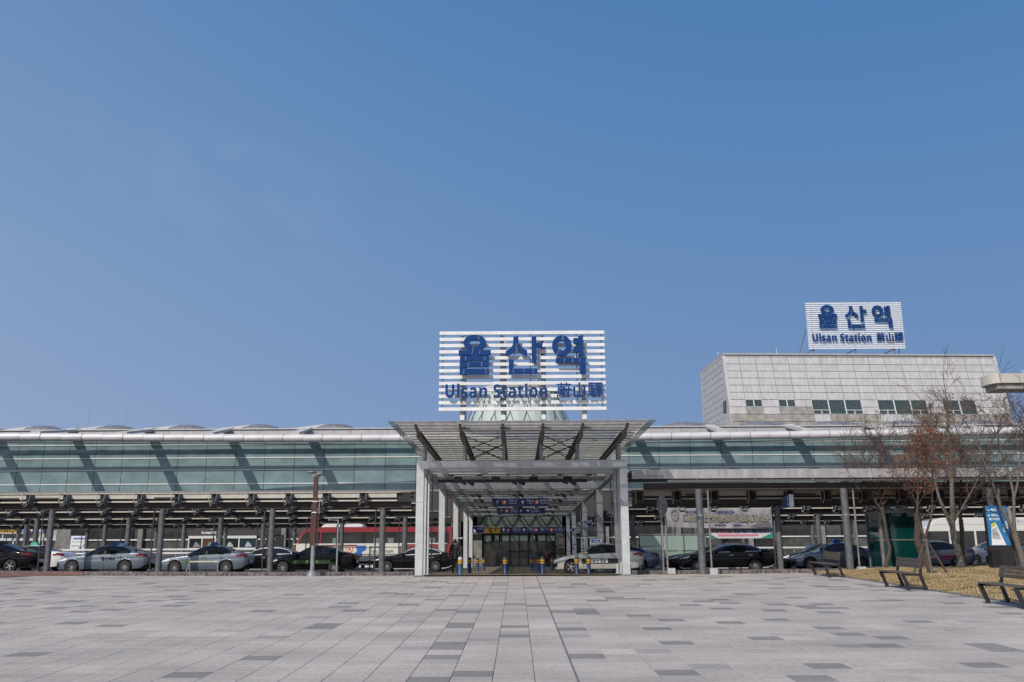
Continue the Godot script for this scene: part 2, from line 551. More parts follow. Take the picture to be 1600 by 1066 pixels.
# ---------------------------------------------------------------- ground, plaza
func ground() -> void:
	var xs := [-600, -120, -60] + steps(-50, 50, 2.5) + [60, 120, 600]
	var ds := [-80, -30, 0] + steps(10, 46, 2.0) + [48, 52, 60, 80, 100, 200, 900]
	struct("ground", sheet(xs, ds, func(x, d): return py(x, d) - 0.06), M["joint"])
	struct("road", sheet([-120, -60] + steps(-50, 50, 2.5) + [60, 120], [48.3, 55, 65, 75, 90.5], func(x, d): return lev(x) + 0.03), M["asphalt"])
	struct("crossing", sheet([-4.35, -2, 0, 2, 4.8], [44.05, 60, 80, 97.5], func(x, d): return lev(x) + 0.04), M["tactile"])
	struct("red_paving", mesh_of(func(b):
		for i in 9:
			var x0 := -20.9 - i * 2.0
			var x1 := x0 - 2.0
			var d0 := 46.02 - i * 3.2
			var d1 := d0 - 3.4
			var v := func(x: float, d: float) -> Vector3: return Vector3(x, py(x, d) + (0.13 if d > 46.02 else 0.02), -d)
			b.quad(v.call(x0, minf(d0, 46.0)), v.call(x0, 46.03), v.call(x1, 46.03), v.call(x1, d1), Vector3.UP)), M["brick_red"])
	struct("plaza_edge_strip", mesh_of(func(b):
		for i in 9:
			var x0 := -20.9 - i * 2.0
			var d0 := 46.02 - i * 3.2
			b.bar(Vector3(x0, py(x0, d0) + 0.014, -d0), Vector3(x0 - 1.99, py(x0 - 1.99, d0 - 3.38) + 0.014, -d0 + 3.38), 0.22, 0.03)), M["kerb"])
	struct("expansion_strip", sheet([-12.2, -12.08], [10, 18, 24, 30, 36, 40, 43], func(x, d): return py(x, d) + 0.004), M["paver_light"])
	struct("red_path", sheet([20.5, 24, 30], [43.5, 45, 46.3], func(x, d): return py(x, d) + 0.06), M["brick_red"])
	# road markings
	for k in 2:
		var z: float = [52.0, 55.6][k]
		struct("road_markings", mesh_of(func(b):
			for i in 26:
				var x := -52.0 + i * 4.0
				b.xf = Transform3D(Basis(), Vector3(x, lev(x) + 0.036, -z))
				b.box(Vector3.ZERO, Vector3(2.2, 0.004, 0.13))), M["white_paint"])
	# kerb of single stones, the raised island behind it
	for side in [[-58.0, -4.9], [5.35, 58.0]]:
		var a: float = side[0]
		var e: float = side[1]
		var isl := struct("island_pavement", sheet(steps(a, e, 2.0), [46.25, 47.2, 48.2], func(x, d): return lev(x) + 0.17), M["island"])
		var face := struct("island_edge", mesh_of(func(b):
			for x in steps(a, e, 2.0).slice(0, -1):
				b.quad(Vector3(x, lev(x) - 0.1, -48.2), Vector3(x + 1.99, lev(x + 1.99) - 0.1, -48.2), Vector3(x + 1.99, lev(x + 1.99) + 0.17, -48.2), Vector3(x, lev(x) + 0.17, -48.2), Vector3(0, 0, -1))), M["kerb"])
		var k := struct("kerb", bx(Vector3(a, lev(a) + 0.1, -46.15), Vector3(0.5, 0.1, 0.1)), M["kerb"])
		var stone := bx(Vector3.ZERO, Vector3(0.985, 0.3, 0.2))
		var x := a + 0.5
		while x < e:
			var s := part("kerb_stone", stone, M["kerb"], k, Vector3(x, lev(x) + 0.04 + rng.randf_range(-0.008, 0.008), -46.14))
			s.rotation.y = rng.randf_range(-0.004, 0.004)
			x += 1.0
	# steel channel cover down the middle of the plaza
	struct("drain_channel", sheet([0.852, 0.886], [3, 8, 20, 32, 43.9], func(x, d): return py(x, d) + 0.003), M["steel_grey"])

const P := 0.62
func plaza() -> void:
	var paver := mesh_of(func(b):
		var h := P * 0.5 - 0.0045
		var c := h - 0.004
		var q := [Vector3(-1, 0, -1), Vector3(1, 0, -1), Vector3(1, 0, 1), Vector3(-1, 0, 1)]
		b.quad(q[0] * c, q[1] * c, q[2] * c, q[3] * c, Vector3.UP)
		for i in 4:
			var u: Vector3 = q[i]
			var v: Vector3 = q[(i + 1) % 4]
			var dn := Vector3(0, -0.004, 0)
			b.quad(u * c, v * c, v * h + dn, u * h + dn, u + v + Vector3.UP)
			b.quad(u * h + dn, v * h + dn, v * h + dn * 12.0, u * h + dn * 12.0, u + v))
	var bed := struct("plaza", sheet([-24, -12, 0, 12, 14], [6, 20, 30, 40, 46], func(x, d): return py(x, d) - 0.03), M["joint"])
	var near := []
	var far := []
	var light := FastNoiseLite.new()
	light.seed = 9
	light.frequency = 0.12
	var tone := FastNoiseLite.new()
	tone.seed = 5
	tone.frequency = 0.05
	for k in range(-39, 22):
		var x := 0.87 + (k + 0.5) * P
		if x > 13.95 or x < -24.0:
			continue
		var shift := 0.0
		if k == 0:
			x += 0.015
		var d := 6.2
		while d < 45.95:
			if absf(x) < 0.58 * d and not (d > 43.9 and x > -4.9 and x < 5.3):
				var r := rng.randf()
				var key := "paver_%d" % clampi(int(2.5 + tone.get_noise_2d(x, d * 0.7) * 4.0 + rng.randf_range(-1.3, 1.3)), 0, 4)
				var dark_p := 0.085 if d < 40.0 else 0.05
				if r < dark_p:
					key = "paver_dark"
				elif r < dark_p + 0.02:
					key = "paver_mid"
				else:
					var band := 0.75 if (d > 20.0 and d < 22.2) else 0.0
					if rng.randf() < 0.03 + band * clampf(0.45 + light.get_noise_2d(x * 2.0, d) * 1.6, 0.0, 1.0):
						key = "paver_light"
				var t := Transform3D(Basis(Vector3.RIGHT, atan(SLOPE) if d < 44.0 else 0.0), Vector3(x, py(x, d) + rng.randf_range(-0.0012, 0.0012), -d))
				if d > 12.2 and near.size() < 300 and absf(x) < 0.57 * d + 0.6:
					near.append([t, key])
				elif d < 12.2 or true:
					far.append([t, key])
			d += P
	# nearest rows first: re-sort so that the 300 largest in the picture are single stones
	var all := near + far
	all.sort_custom(func(a, b): return a[0].origin.z > b[0].origin.z)
	var seen_rows := all.filter(func(a): return a[0].origin.z < -12.4)
	var unseen := all.filter(func(a): return a[0].origin.z >= -12.4)
	for i in mini(300, seen_rows.size()):
		var o := part("paver", paver, M[seen_rows[i][1]], bed)
		o.transform = seen_rows[i][0]
	var rest := seen_rows.slice(300) + unseen
	var by := {}
	for a in rest:
		if not by.has(a[1]):
			by[a[1]] = []
		by[a[1]].append(a[0])
	for key in by:
		var mm := MultiMesh.new()
		mm.transform_format = MultiMesh.TRANSFORM_3D
		mm.mesh = paver
		mm.instance_count = by[key].size()
		for i in by[key].size():
			mm.set_instance_transform(i, by[key][i])
		var o := MultiMeshInstance3D.new()
		o.name = "far_pavers"
		o.multimesh = mm
		o.material_override = M[key]
		o.set_meta("kind", "stuff")
		bed.add_child(o, true)

# ---------------------------------------------------------------- station building
func gz(x: float) -> float:
	return -96.0 + 3.2 * pow(x / 52.0, 2.0)

const GZ := -101.0
func station() -> void:
	var s := thing("station_building", "long low station hall with teal glass front and pale tubular eave", "building")
	# glass panes: one by one, in five rows
	var lx := [-10.9]
	while lx[-1] > -62.0:
		lx.append(lx[-1] - 3.37 * (1.0 - 0.2 * pow(minf(absf(lx[-1]), 54.0) / 54.0, 2.0)))
	lx.reverse()
	var xs: Array = lx + [-7.5, -4.15, -0.8, 2.55, 5.9, 9.1, 12.2]
	var x := 15.5
	while x < 63.0:
		xs.append(x)
		x += 3.42 * (1.0 - 0.1 * pow(minf(absf(x), 54.0) / 54.0, 2.0))
	var ys := [7.78, 8.88, 10.38, 11.68, 13.12, 13.9]
	for i in xs.size() - 1:
		for k in 5:
			var w: float = xs[i + 1] - xs[i] - 0.06
			var cx: float = (xs[i + 1] + xs[i]) * 0.5
			var p := part("glass_pane", bx(Vector3.ZERO, Vector3(w, ys[k + 1] - ys[k] - 0.03, 0.05)), M["teal_pane" if rng.randf() < 0.7 else "teal_pane_b"], s, Vector3(cx, (ys[k] + ys[k + 1]) * 0.5, GZ))
			p.rotation = Vector3(rng.randf_range(-0.005, 0.005), rng.randf_range(-0.005, 0.005), 0)
	for k in range(1, 5):
		part("glazing_fin", bx(Vector3(0, ys[k], GZ + 0.06), Vector3(124, 0.1 if k < 4 else 0.07, 0.08)), M["fin_white"], s)
	part("mullion", mesh_of(func(b):
		for i in xs.size():
			b.box(Vector3(xs[i], 10.8, GZ - 0.02), Vector3(0.08, 6.2, 0.06))), M["black"], s)
	part("backing_wall", bx(Vector3(0, 11.0, GZ - 0.4), Vector3(126, 6.6, 0.3)), M["concrete"], s)
	# eave: gutter tube in lengths, trim, purlins, ribs
	for i in 60:
		var a := -60.0 + i * 2.0
		part("gutter_tube", mesh_of(func(b): b.tube(Vector3(a + 0.012, 13.05, gz(a)), Vector3(a + 1.988, 13.05, gz(a + 2.0)), 0.41, 0.41, 16, true)), M["gutter"], s)
		if i % 2 == 0:
			part("gutter_clip", mesh_of(func(b): b.tube(Vector3(a - 0.03, 13.05, gz(a)), Vector3(a + 0.03, 13.05, gz(a)), 0.425, 0.425, 16, true)), M["steel_grey"], s)
	part("eave_trim", mesh_of(func(b):
		for i in 60:
			var a := -60.0 + i * 2.0
			b.bar(Vector3(a, 12.5, gz(a) - 0.35), Vector3(a + 2.0, 12.5, gz(a + 2.0) - 0.35), 0.12, 0.1)), M["fascia_white"], s)
	part("eave_purlin", mesh_of(func(b):
		for i in 60:
			var a := -60.0 + i * 2.0
			b.tube(Vector3(a, 13.75, GZ + 1.65), Vector3(a + 2.0, 13.75, GZ + 1.65), 0.22, 0.22, 8, false)), M["roof_metal"], s)
	part("eave_purlin", mesh_of(func(b):
		for i in 60:
			var a := -60.0 + i * 2.0
			b.tube(Vector3(a, 13.4, GZ + 3.35), Vector3(a + 2.0, 13.4, GZ + 3.35), 0.22, 0.22, 8, false)), M["roof_metal"], s)
	# fascia behind the gutter and the roof slope
	part("roof_fascia", mesh_of(func(b):
		for i in 60:
			var a := -60.0 + i * 2.0
			b.bar(Vector3(a, 14.25, GZ + 0.15), Vector3(a + 1.97, 14.25, GZ + 0.15), 0.1, 0.95)), M["roof_metal"], s)
	part("roof_edge", bx(Vector3(0, 14.78, GZ + 0.2), Vector3(124, 0.1, 0.35)), M["roof_white"], s)
	part("roof", mesh_of(func(b):
		b.quad(Vector3(-62, 14.7, GZ), Vector3(62, 14.7, GZ), Vector3(62, 15.0, -122), Vector3(-62, 15.0, -122), Vector3.UP)
		b.quad(Vector3(-62, 13.95, GZ - 0.2), Vector3(62, 13.95, GZ - 0.2), Vector3(62, 14.2, -122), Vector3(-62, 14.2, -122), Vector3.DOWN)), M["roof_metal"], s)
	var bays := [-57.0, -48.6, -40.2, -31.6, -22.9, 12.6, 21.2, 29.8, 38.3, 46.6, 55.0]
	for bxx in bays:
		var c: float = bxx
		# rib from the gutter back over the roof
		part("roof_rib", mesh_of(func(b):
			b.bar(Vector3(c, 13.5, gz(c) + 0.1), Vector3(c, 14.7, GZ + 0.4), 1.0, 0.26)
			b.bar(Vector3(c, 14.75, GZ + 0.4), Vector3(c, 15.2, GZ - 6.0), 1.0, 0.4)), M["roof_white"], s)
		var up := 1.0 if c < 0 else -1.0
		# sail-like roof bay that rises to a shell skylight
		part("roof_sail", mesh_of(func(b):
			var z := GZ - 7.2
			var a := Vector3(c - up * 6.6, 15.3, z + 1.5)
			var e := Vector3(c + up * 0.4, 16.35, z)
			var f := Vector3(c + up * 0.4, 14.9, z + 3.0)
			b.tri(a, e, f, Vector3(0, 0.5, 1))
			b.tri(a, e, Vector3(c - up * 2.0, 14.9, z - 3.0), Vector3(0, 0.5, -1))), M["roof_white"] if c < 0 else M["shell_grey"], s)
		part("shell_skylight", mesh_of(func(b):
			b.xf = Transform3D(Basis().scaled(Vector3(2.7, 1.0, 2.2)), Vector3(c + up * 1.8, 15.25, GZ - 6.6))
			b.lathe([[1.0, 0.0], [0.93, 0.35], [0.75, 0.66], [0.45, 0.9], [0.0, 1.0]], 16)), M["shell_grey"], s)
	# thin roof antennas
	for a in [[-47.5, 18.6], [-43.3, 18.0], [-21.5, 20.4]]:
		part("antenna", mesh_of(func(b): b.tube(Vector3(a[0], 14.3, GZ - 1.0), Vector3(a[0], a[1], GZ - 1.0), 0.014, 0.008, 6)), M["galv"], s)
	# soffit under the glass and the shaded ground storey
	part("soffit", mesh_of(func(b): b.box(Vector3(0, 7.62, -98.2), Vector3(124, 0.2, 5.7))), M["steel_grey"], s)
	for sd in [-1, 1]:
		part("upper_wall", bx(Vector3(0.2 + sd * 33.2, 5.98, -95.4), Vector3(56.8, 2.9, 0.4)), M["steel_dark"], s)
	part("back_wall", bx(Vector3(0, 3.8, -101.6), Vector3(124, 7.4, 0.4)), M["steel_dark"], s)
	for sd in [-1, 1]:
		var i := 0
		var px := 5.6
		while px < 60.0:
			var w := 3.0
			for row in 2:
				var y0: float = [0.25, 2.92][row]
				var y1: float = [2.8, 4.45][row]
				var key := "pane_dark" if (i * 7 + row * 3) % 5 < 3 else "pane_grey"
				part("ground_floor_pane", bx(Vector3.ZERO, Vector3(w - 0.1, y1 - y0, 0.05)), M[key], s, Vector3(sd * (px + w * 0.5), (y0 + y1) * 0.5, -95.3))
			px += w
			i += 1
		part("transom", mesh_of(func(b):
			b.box(Vector3(sd * 33.0, 2.86, -95.22), Vector3(55, 0.12, 0.16))
			b.box(Vector3(sd * 33.0, 0.15, -95.22), Vector3(55, 0.2, 0.16))), M["fin_white"], s)
		for k in 8:
			part("wall_pier", bx(Vector3(sd * (9.0 + k * 7.2), 2.3, -95.0), Vector3(0.45, 4.4, 0.4)), M["concrete"], s)
	# station entrance at the end of the portal
	for sd in [-1, 1]:
		part("entrance_pier", bx(Vector3(0.2 + sd * 4.25, 1.95, -97.6), Vector3(0.9, 3.7, 0.5)), M["concrete"], s)
	part("door_head", bx(Vector3(0.2, 3.55, -97.7), Vector3(7.6, 0.5, 0.3)), M["steel_dark"], s)
	for i in 9:
		part("door_post", bx(Vector3(-3.5 + i * 0.93, 1.65, -97.75), Vector3(0.09 if i != 2 else 0.05, 3.2, 0.1)), M["galv" if i == 2 else "steel_dark"], s)
	for i in 8:
		var dx := -3.03 + i * 0.93
		part("door_pane", bx(Vector3(dx, 1.35, -97.8), Vector3(0.82, 2.4, 0.03)), M["pane_grey" if i in [3, 4, 5] else "pane_dark"], s)
		part("door_light", bx(Vector3(dx, 2.9, -97.8), Vector3([0.7, 0.45, 0.7, 0.8, 0.8, 0.5, 0.75, 0.8][i], 0.62, 0.03)), M["pale_green"], s)
	part("handrail", mesh_of(func(b):
		b.box(Vector3(0.3, 1.55, -97.5), Vector3(2.7, 0.1, 0.1))
		for i in 3:
			for q in [-1, 1]:
				b.tube(Vector3(-0.5 + i * 0.85 + q * 0.05, 2.6, -97.5), Vector3(-0.5 + i * 0.85 + q * 0.2, 1.55, -97.5), 0.03, 0.03, 6)), M["black"], s)
	part("clerestory_pane", bx(Vector3(0.3, 4.75, -97.9), Vector3(8.8, 1.5, 0.05)), M["pale_green"], s)
	part("zigzag_brace", mesh_of(func(b):
		for i in 10:
			var a := -4.0 + i * 0.88
			b.bar(Vector3(a, 4.1 if i % 2 == 0 else 5.4, -97.7), Vector3(a + 0.88, 5.4 if i % 2 == 0 else 4.1, -97.7), 0.09, 0.09, Vector3(0, 0, 1))), M["black"], s)

func tower() -> void:
	var base := Vector3(32.55, 20.0, -139.3)
	var t := thing("station_tower", "white panelled tower block with leaning front behind the station roof", "building", base, deg_to_rad(3.0))
	var lean := atan(2.8 / 10.9)
	var fr := Basis(Vector3.RIGHT, -lean)
	var W := 43.5
	var n := 17
	var cw := W / 16.9
	# rows counted from the top: a narrow one, then full ones
	var top := 12.0
	var hh := top / cos(lean)
	part("front_wall", mesh_of(func(b):
		b.xf = Transform3D(fr, Vector3.ZERO)
		b.box(Vector3(W * 0.5, hh * 0.5 - 0.2, -0.25), Vector3(W, hh, 0.4))), M["clad_back"], t)
	for s in [[0.0, -1.0], [W, 1.0]]:
		part("side_wall", mesh_of(func(b):
			var q := PackedVector2Array([Vector2(0, 0), Vector2(-2.9, top - 0.1), Vector2(-17.0, top - 0.1), Vector2(-17.0, 0)])
			b.xf = Transform3D(Basis(Vector3(0, 0, 1), Vector3(0, 1, 0), Vector3(-1, 0, 0)), Vector3(s[0], 0, 0))
			b.prism(q, 0.05, -0.35)), M["clad"], t)
	part("roof", bx(Vector3(W * 0.5, top - 0.05, -10.0), Vector3(W + 0.1, 0.25, 14.6)), M["roof_metal"], t)
	for j in 12:
		part("side_joint", bx(Vector3(-0.06, top - 0.6 - j * 1.04, -9.5), Vector3(0.04, 0.06, 13.0)), M["clad_back"], t)
	var rowtop := [0.0, 0.55]
	for j in 11:
		rowtop.append(0.55 + 1.215 * (j + 1))
	var win := {}
	for c in [1, 3]:
		win["%d_7" % c] = "single"
	for g in [[5, 3], [9, 3], [13, 2]]:
		for c in g[1]:
			win["%d_7" % (g[0] + c)] = "skip"
			win["%d_8" % (g[0] + c)] = "skip"
	for r in 11:
		for c in n:
			if win.has("%d_%d" % [c, r]):
				continue
			var x0: float = c * cw
			var x1: float = minf(x0 + cw, W)
			var y1: float = hh - rowtop[r]
			var y0: float = hh - rowtop[r + 1]
			if y0 < -0.5:
				continue
			var under: bool = r in [9, 10] or (r == 8 and c < 5)
			var key := "clad" if rng.randf() < 0.65 else "clad_b"
			if under and rng.randf() < 0.8:
				key = "clad_stain"
			var p := part("cladding_panel", bx(Vector3.ZERO, Vector3(x1 - x0 - 0.09, y1 - y0 - 0.09, 0.12)), M[key], t)
			p.transform = Transform3D(fr * Basis(Vector3(1, rng.randf_range(-1, 1), 0).normalized(), rng.randf_range(-0.006, 0.006)), fr * Vector3((x0 + x1) * 0.5, (y0 + y1) * 0.5, 0.02))
	var lights := [[1, 1, 1], [3, 1, 1], [5, 3, 2], [9, 3, 2], [13, 2, 2]]
	for l in lights:
		var x0: float = l[0] * cw
		var x1: float = (l[0] + l[1]) * cw
		var y1: float = hh - rowtop[7]
		var y0: float = hh - rowtop[7 + l[2]]
		var wn := part("window", mesh_of(func(b):
			for yy in [y0 + 0.025, y1 - 0.025]:
				b.box(Vector3((x0 + x1) * 0.5, yy, 0.05), Vector3(x1 - x0, 0.05, 0.1))
			for i in l[1] + 1:
				b.box(Vector3(x0 + (x1 - x0) * i / l[1], (y0 + y1) * 0.5, 0.06), Vector3(0.14 if i > 0 and i < l[1] else 0.05, y1 - y0, 0.12))
			if l[1] == 1:
				b.box(Vector3((x0 + x1) * 0.5, (y0 + y1) * 0.5, 0.06), Vector3(0.12, y1 - y0, 0.14))
			else:
				for i in l[1]:
					if i != 1:
						b.box(Vector3(x0 + (x1 - x0) * (i + 0.5) / l[1], y0 + 0.7, 0.06), Vector3(cw - 0.1, 0.09, 0.12))
						b.box(Vector3(x0 + (x1 - x0) * (i + 0.5) / l[1], y0 + 0.36, 0.06), Vector3(0.09, 0.7, 0.12))), M["fin_white"], t)
		wn.transform = Transform3D(fr, Vector3.ZERO)
		for i in l[1]:
			part("pane", bx(Vector3(x0 + (x1 - x0) * (i + 0.5) / l[1], (y0 + y1) * 0.5, -0.02), Vector3((x1 - x0) / l[1] - 0.1, y1 - y0 - 0.1, 0.04)), M["teal_dark"] if M.has("teal_dark") else mat("teal_dark", Color(0.1, 0.14, 0.145), 0.06, 0.0, "grime", 0.25), wn)
	var sw := part("side_window", bx(Vector3(-0.1, 3.6, -3.0), Vector3(0.1, 1.8, 1.6)), M["pane_dark"], t)
	for a in [[13.0, 1.2], [3.6, 0.5]]:
		part("roof_post", mesh_of(func(b): b.tube(Vector3(a[0] - 4.0, top, -4.0), Vector3(a[0] - 4.0, top + a[1], -4.0), 0.05, 0.04, 6)), M["fin_white"], t)
	# cantilevered slab beside the tower
	var br := thing("footbridge_slab", "pale rounded concrete deck jutting out past the right end of the tower", "bridge", Vector3(61.9, 22.0, -121.0))
	part("deck", mesh_of(func(b):
		b.xf = Transform3D(Basis(Vector3.RIGHT, PI * 0.5), Vector3(0, 2.05, 0))
		var q := PackedVector2Array()
		for i in 9:
			var a := PI * 0.5 + PI * i / 8.0
			q.append(Vector2(1.0 + cos(a) * 1.0, sin(a) * 2.0))
		q.append(Vector2(30, -2))
		q.append(Vector2(30, 2))
		b.prism(q, 0.0, 1.25)), M["beige"], br)
	part("underside", mesh_of(func(b):
		b.xf = Transform3D(Basis(Vector3.RIGHT, PI * 0.5), Vector3(0, 0.78, 0))
		b.prism(PackedVector2Array([Vector2(0.9, 1.6), Vector2(30, 1.6), Vector2(30, -1.6), Vector2(0.9, -1.6)]), 0.0, 0.7)), M["clad_stain"], br)
	part("support", bx(Vector3(26.0, -10.5, 0), Vector3(1.6, 21, 1.6)), M["concrete"], br)
	part("railing", mesh_of(func(b):
		b.bar(Vector3(4.2, 2.5, 1.6), Vector3(30, 2.5, 1.6), 0.05, 0.05)
		for i in 14:
			b.box(Vector3(4.4 + i * 1.8, 2.25, 1.6), Vector3(0.05, 0.5, 0.05))), M["fin_white"], br)

func glass_cone() -> void:
	var t := thing("glass_cone", "pale green glass cone with zigzag mullions behind the big sign", "skylight", Vector3(0.25, 14.6, -115.0))
	var r0 := 7.5
	var r1 := 4.75
	var h := 6.5
	var n := 20
	for i in n:
		var a0 := TAU * i / n
		var a1 := TAU * (i + 1) / n
		var q := [Vector3(cos(a0) * r0, 0, sin(a0) * r0), Vector3(cos(a1) * r0, 0, sin(a1) * r0), Vector3(cos(a1) * r1, h, sin(a1) * r1), Vector3(cos(a0) * r1, h, sin(a0) * r1)]
		part("cone_pane", mesh_of(func(b): b.quad(q[0], q[1], q[2], q[3], q[0] + q[1])), mat("cone_glass", Color(0.46, 0.53, 0.5), 0.12, 0.0, "soft", 0.1) if not M.has("cone_glass") else M["cone_glass"], t)
	part("lattice", mesh_of(func(b):
		for lv in 2:
			var ya := lv * h * 0.5
			var yb := ya + h * 0.5
			var ra := lerpf(r0, r1, ya / h) + 0.05
			var rb := lerpf(r0, r1, yb / h) + 0.05
			for i in n:
				var a := TAU * (i + 0.5 * lv) / n
				var c := TAU * (i + 0.5 + 0.5 * lv) / n
				var e := TAU * (i + 1.0 + 0.5 * lv) / n
				b.tube(Vector3(cos(a) * ra, ya, sin(a) * ra), Vector3(cos(c) * rb, yb, sin(c) * rb), 0.035, 0.035, 5, false)
				b.tube(Vector3(cos(c) * rb, yb, sin(c) * rb), Vector3(cos(e) * ra, ya, sin(e) * ra), 0.035, 0.035, 5, false)), M["steel_dark"], t)
	part("top_ring", mesh_of(func(b):
		b.lathe([[r1 + 0.15, h - 0.1], [r1 + 0.3, h], [r1 + 0.3, h + 0.3], [r1, h + 0.35], [0.0, h + 0.9]], 28)), M["beige"], t)

# ---------------------------------------------------------------- entrance portal
func portal() -> void:
	var t := thing("entrance_canopy", "long steel entrance canopy with white posts and glazed roof leading to the station doors", "canopy")
	var xs := [-4.545, 5.04]
	var ds := [44.0, 46.9, 57.1, 70.0, 83.5, 93.0]
	for d in ds:
		for x in xs:
			var c := part("column", bx(Vector3.ZERO, Vector3(0.35, 4.92, 0.4)), M["portal_paint"], t, Vector3(x, 2.46, -d - 0.2))
			part("column_joint", bx(Vector3(0, 0.9, 0.0), Vector3(0.356, 0.012, 0.406)), M["steel_grey"], c)
			part("base_plate", bx(Vector3(0, -2.43, 0), Vector3(0.5, 0.04, 0.55)), M["galv"], c)
		part("cross_beam", bx(Vector3(0.2475, 5.115, -d - 0.2), Vector3(9.93, 0.37, 0.38)), M["portal_paint"], t)
	for x in xs:
		for i in 5:
			var a: float = ds[i] + 0.4
			var e: float = ds[i + 1]
			part("side_beam", bx(Vector3(x, 5.1, -(a + e) * 0.5), Vector3(0.3, 0.36, e - a - 0.01)), M["portal_paint"], t)
	part("joist", mesh_of(func(b):
		for d in [52.0, 63.5, 76.5, 88.0]:
			b.box(Vector3(0.25, 5.12, -d), Vector3(9.2, 0.28, 0.16))), M["steel_grey"], t)
	# roof: ribs, purlins, panes
	var rx := [-4.4, -2.46, -0.59, 1.17, 2.91, 4.87]
	for x in rx:
		part("rib", mesh_of(func(b):
			b.box(Vector3(x, 6.36, -69.5), Vector3(0.2, 0.06, 55.4))
			b.box(Vector3(x, 6.14, -69.5), Vector3(0.2, 0.05, 55.4))
			b.box(Vector3(x, 6.25, -69.5), Vector3(0.05, 0.17, 55.4))
			b.prism(PackedVector2Array([Vector2(x - 0.1, 6.11), Vector2(x + 0.1, 6.11), Vector2(x + 0.1, 6.39), Vector2(x - 0.1, 6.39)]), -41.78, -41.6)), M["rib_steel"], t)
		part("rib_nose", mesh_of(func(b): b.bar(Vector3(x, 6.3, -41.6), Vector3(x, 6.46, -40.25), 0.1, 0.14)), M["rib_steel"], t)
		for d in [44.2, 57.3, 70.2]:
			part("stub_post", mesh_of(func(b):
				b.tube(Vector3(x, 5.3, -d), Vector3(x, 6.12, -d), 0.085, 0.085, 10)
				b.tube(Vector3(x + 0.0, 5.34, -d - 0.75), Vector3(x, 6.12, -d - 0.75), 0.075, 0.075, 10)
				b.tube(Vector3(x, 5.34, -d - 0.2), Vector3(x, 6.1, -d - 0.62), 0.05, 0.05, 8)), M["galv"], t)
	for k in range(0, 57):
		var d := 40.15 + k * 1.0
		var front := k < 3
		part("purlin", mesh_of(func(b):
			b.box(Vector3(0.22, 6.55 if front else 6.585, -d), Vector3(10.9, 0.1 if front else 0.035, 0.07))
			pass), M["fascia_white"] if front else M["rib_steel"], t)
	var edges := [-5.62, -4.4, -2.46, -0.59, 1.17, 2.91, 4.87, 6.12]
	for k in range(0, 57):
		var d0 := 40.0 + k * 1.0
		for i in 7:
			var m: Material = M["roof_pane"]
			var w: float = edges[i + 1] - edges[i] - 0.02
			if k < 14:
				var lo: float = edges[i]
				if i == 0:
					part("edge_glass", bx(Vector3(-5.44, 6.61, -d0 - 0.5), Vector3(0.34, 0.02, 0.97)), M["clear_glass"], t)
					lo = -5.25
					w = edges[1] - lo - 0.02
				if i == 6:
					part("edge_glass", bx(Vector3(5.92, 6.61, -d0 - 0.5), Vector3(0.36, 0.02, 0.97)), M["clear_glass"], t)
					w = 5.72 - lo
				part("roof_pane", mesh_of(func(b): b.quad(Vector3(lo, 6.61, -d0 - 0.01), Vector3(lo + w, 6.61, -d0 - 0.01), Vector3(lo + w, 6.61, -d0 - 0.99), Vector3(lo, 6.61, -d0 - 0.99), Vector3.UP)), m, t)
	var rest := part("roof_pane", mesh_of(func(b):
		for k in range(14, 57):
			for i in 7:
				var w: float = edges[i + 1] - edges[i] - 0.02
				b.quad(Vector3(edges[i], 6.61, -40.01 - k), Vector3(edges[i] + w, 6.61, -40.01 - k), Vector3(edges[i] + w, 6.61, -40.99 - k), Vector3(edges[i], 6.61, -40.99 - k), Vector3.UP)), M["roof_pane"], t)
	rest.set_meta("kind", "stuff")
	for p in [[1, 2], [3, 4]]:
		part("cross_brace", mesh_of(func(b):
			for z in [[41.8, 45.2], [45.2, 49.5]]:
				var a: float = rx[p[0]]
				var e: float = rx[p[1]]
				b.tube(Vector3(a, 6.2, -z[0]), Vector3(e, 5.9, -z[1]), 0.022, 0.022, 6, false)
				b.tube(Vector3(e, 6.2, -z[0]), Vector3(a, 5.9, -z[1]), 0.022, 0.022, 6, false)
			var a: float = rx[p[0]]
			var e: float = rx[p[1]]
			b.tube(Vector3(a, 6.15, -44.6), Vector3(e, 5.35, -44.6), 0.018, 0.018, 6, false)
			b.tube(Vector3(e, 6.15, -44.6), Vector3(a, 5.35, -44.6), 0.018, 0.018, 6, false)), M["steel_dark"], t)
	# cables, light rails and junction boxes under the beams
	for d in [49.6, 59.5, 64.5, 73.0, 80.0, 87.0]:
		part("service_rail", mesh_of(func(b):
			b.tube(Vector3(-4.3, 4.98, -d), Vector3(4.8, 4.98, -d), 0.045, 0.045, 6)
			b.tube(Vector3(-4.3, 4.8, -d - 0.3), Vector3(4.8, 4.8, -d - 0.3), 0.03, 0.03, 6)
			for i in 7:
				b.tube(Vector3(-3.6 + i * 1.2, 5.0, -d), Vector3(-3.6 + i * 1.2, 5.4, -d), 0.015, 0.015, 5, false)), M["galv"], t)
		part("spot_lamp", mesh_of(func(b):
			for i in 3:
				var x := -2.6 + i * 2.7
				b.tube(Vector3(x, 4.78, -d - 0.15), Vector3(x + 0.3, 4.62, -d + 0.02), 0.07, 0.1, 8)
				b.tube(Vector3(x - 0.35, 4.74, -d - 0.25), Vector3(x - 0.1, 4.66, -d - 0.1), 0.05, 0.06, 8)), M["black"], t)
	for d in [44.8, 47.6, 57.8, 70.6]:
		for x in [-4.28, 4.78]:
			part("downpipe", mesh_of(func(b):
				b.tube(Vector3(x, 4.9, -d), Vector3(x, 0.1, -d), 0.035, 0.035, 6, false)), M["steel_grey"], t)
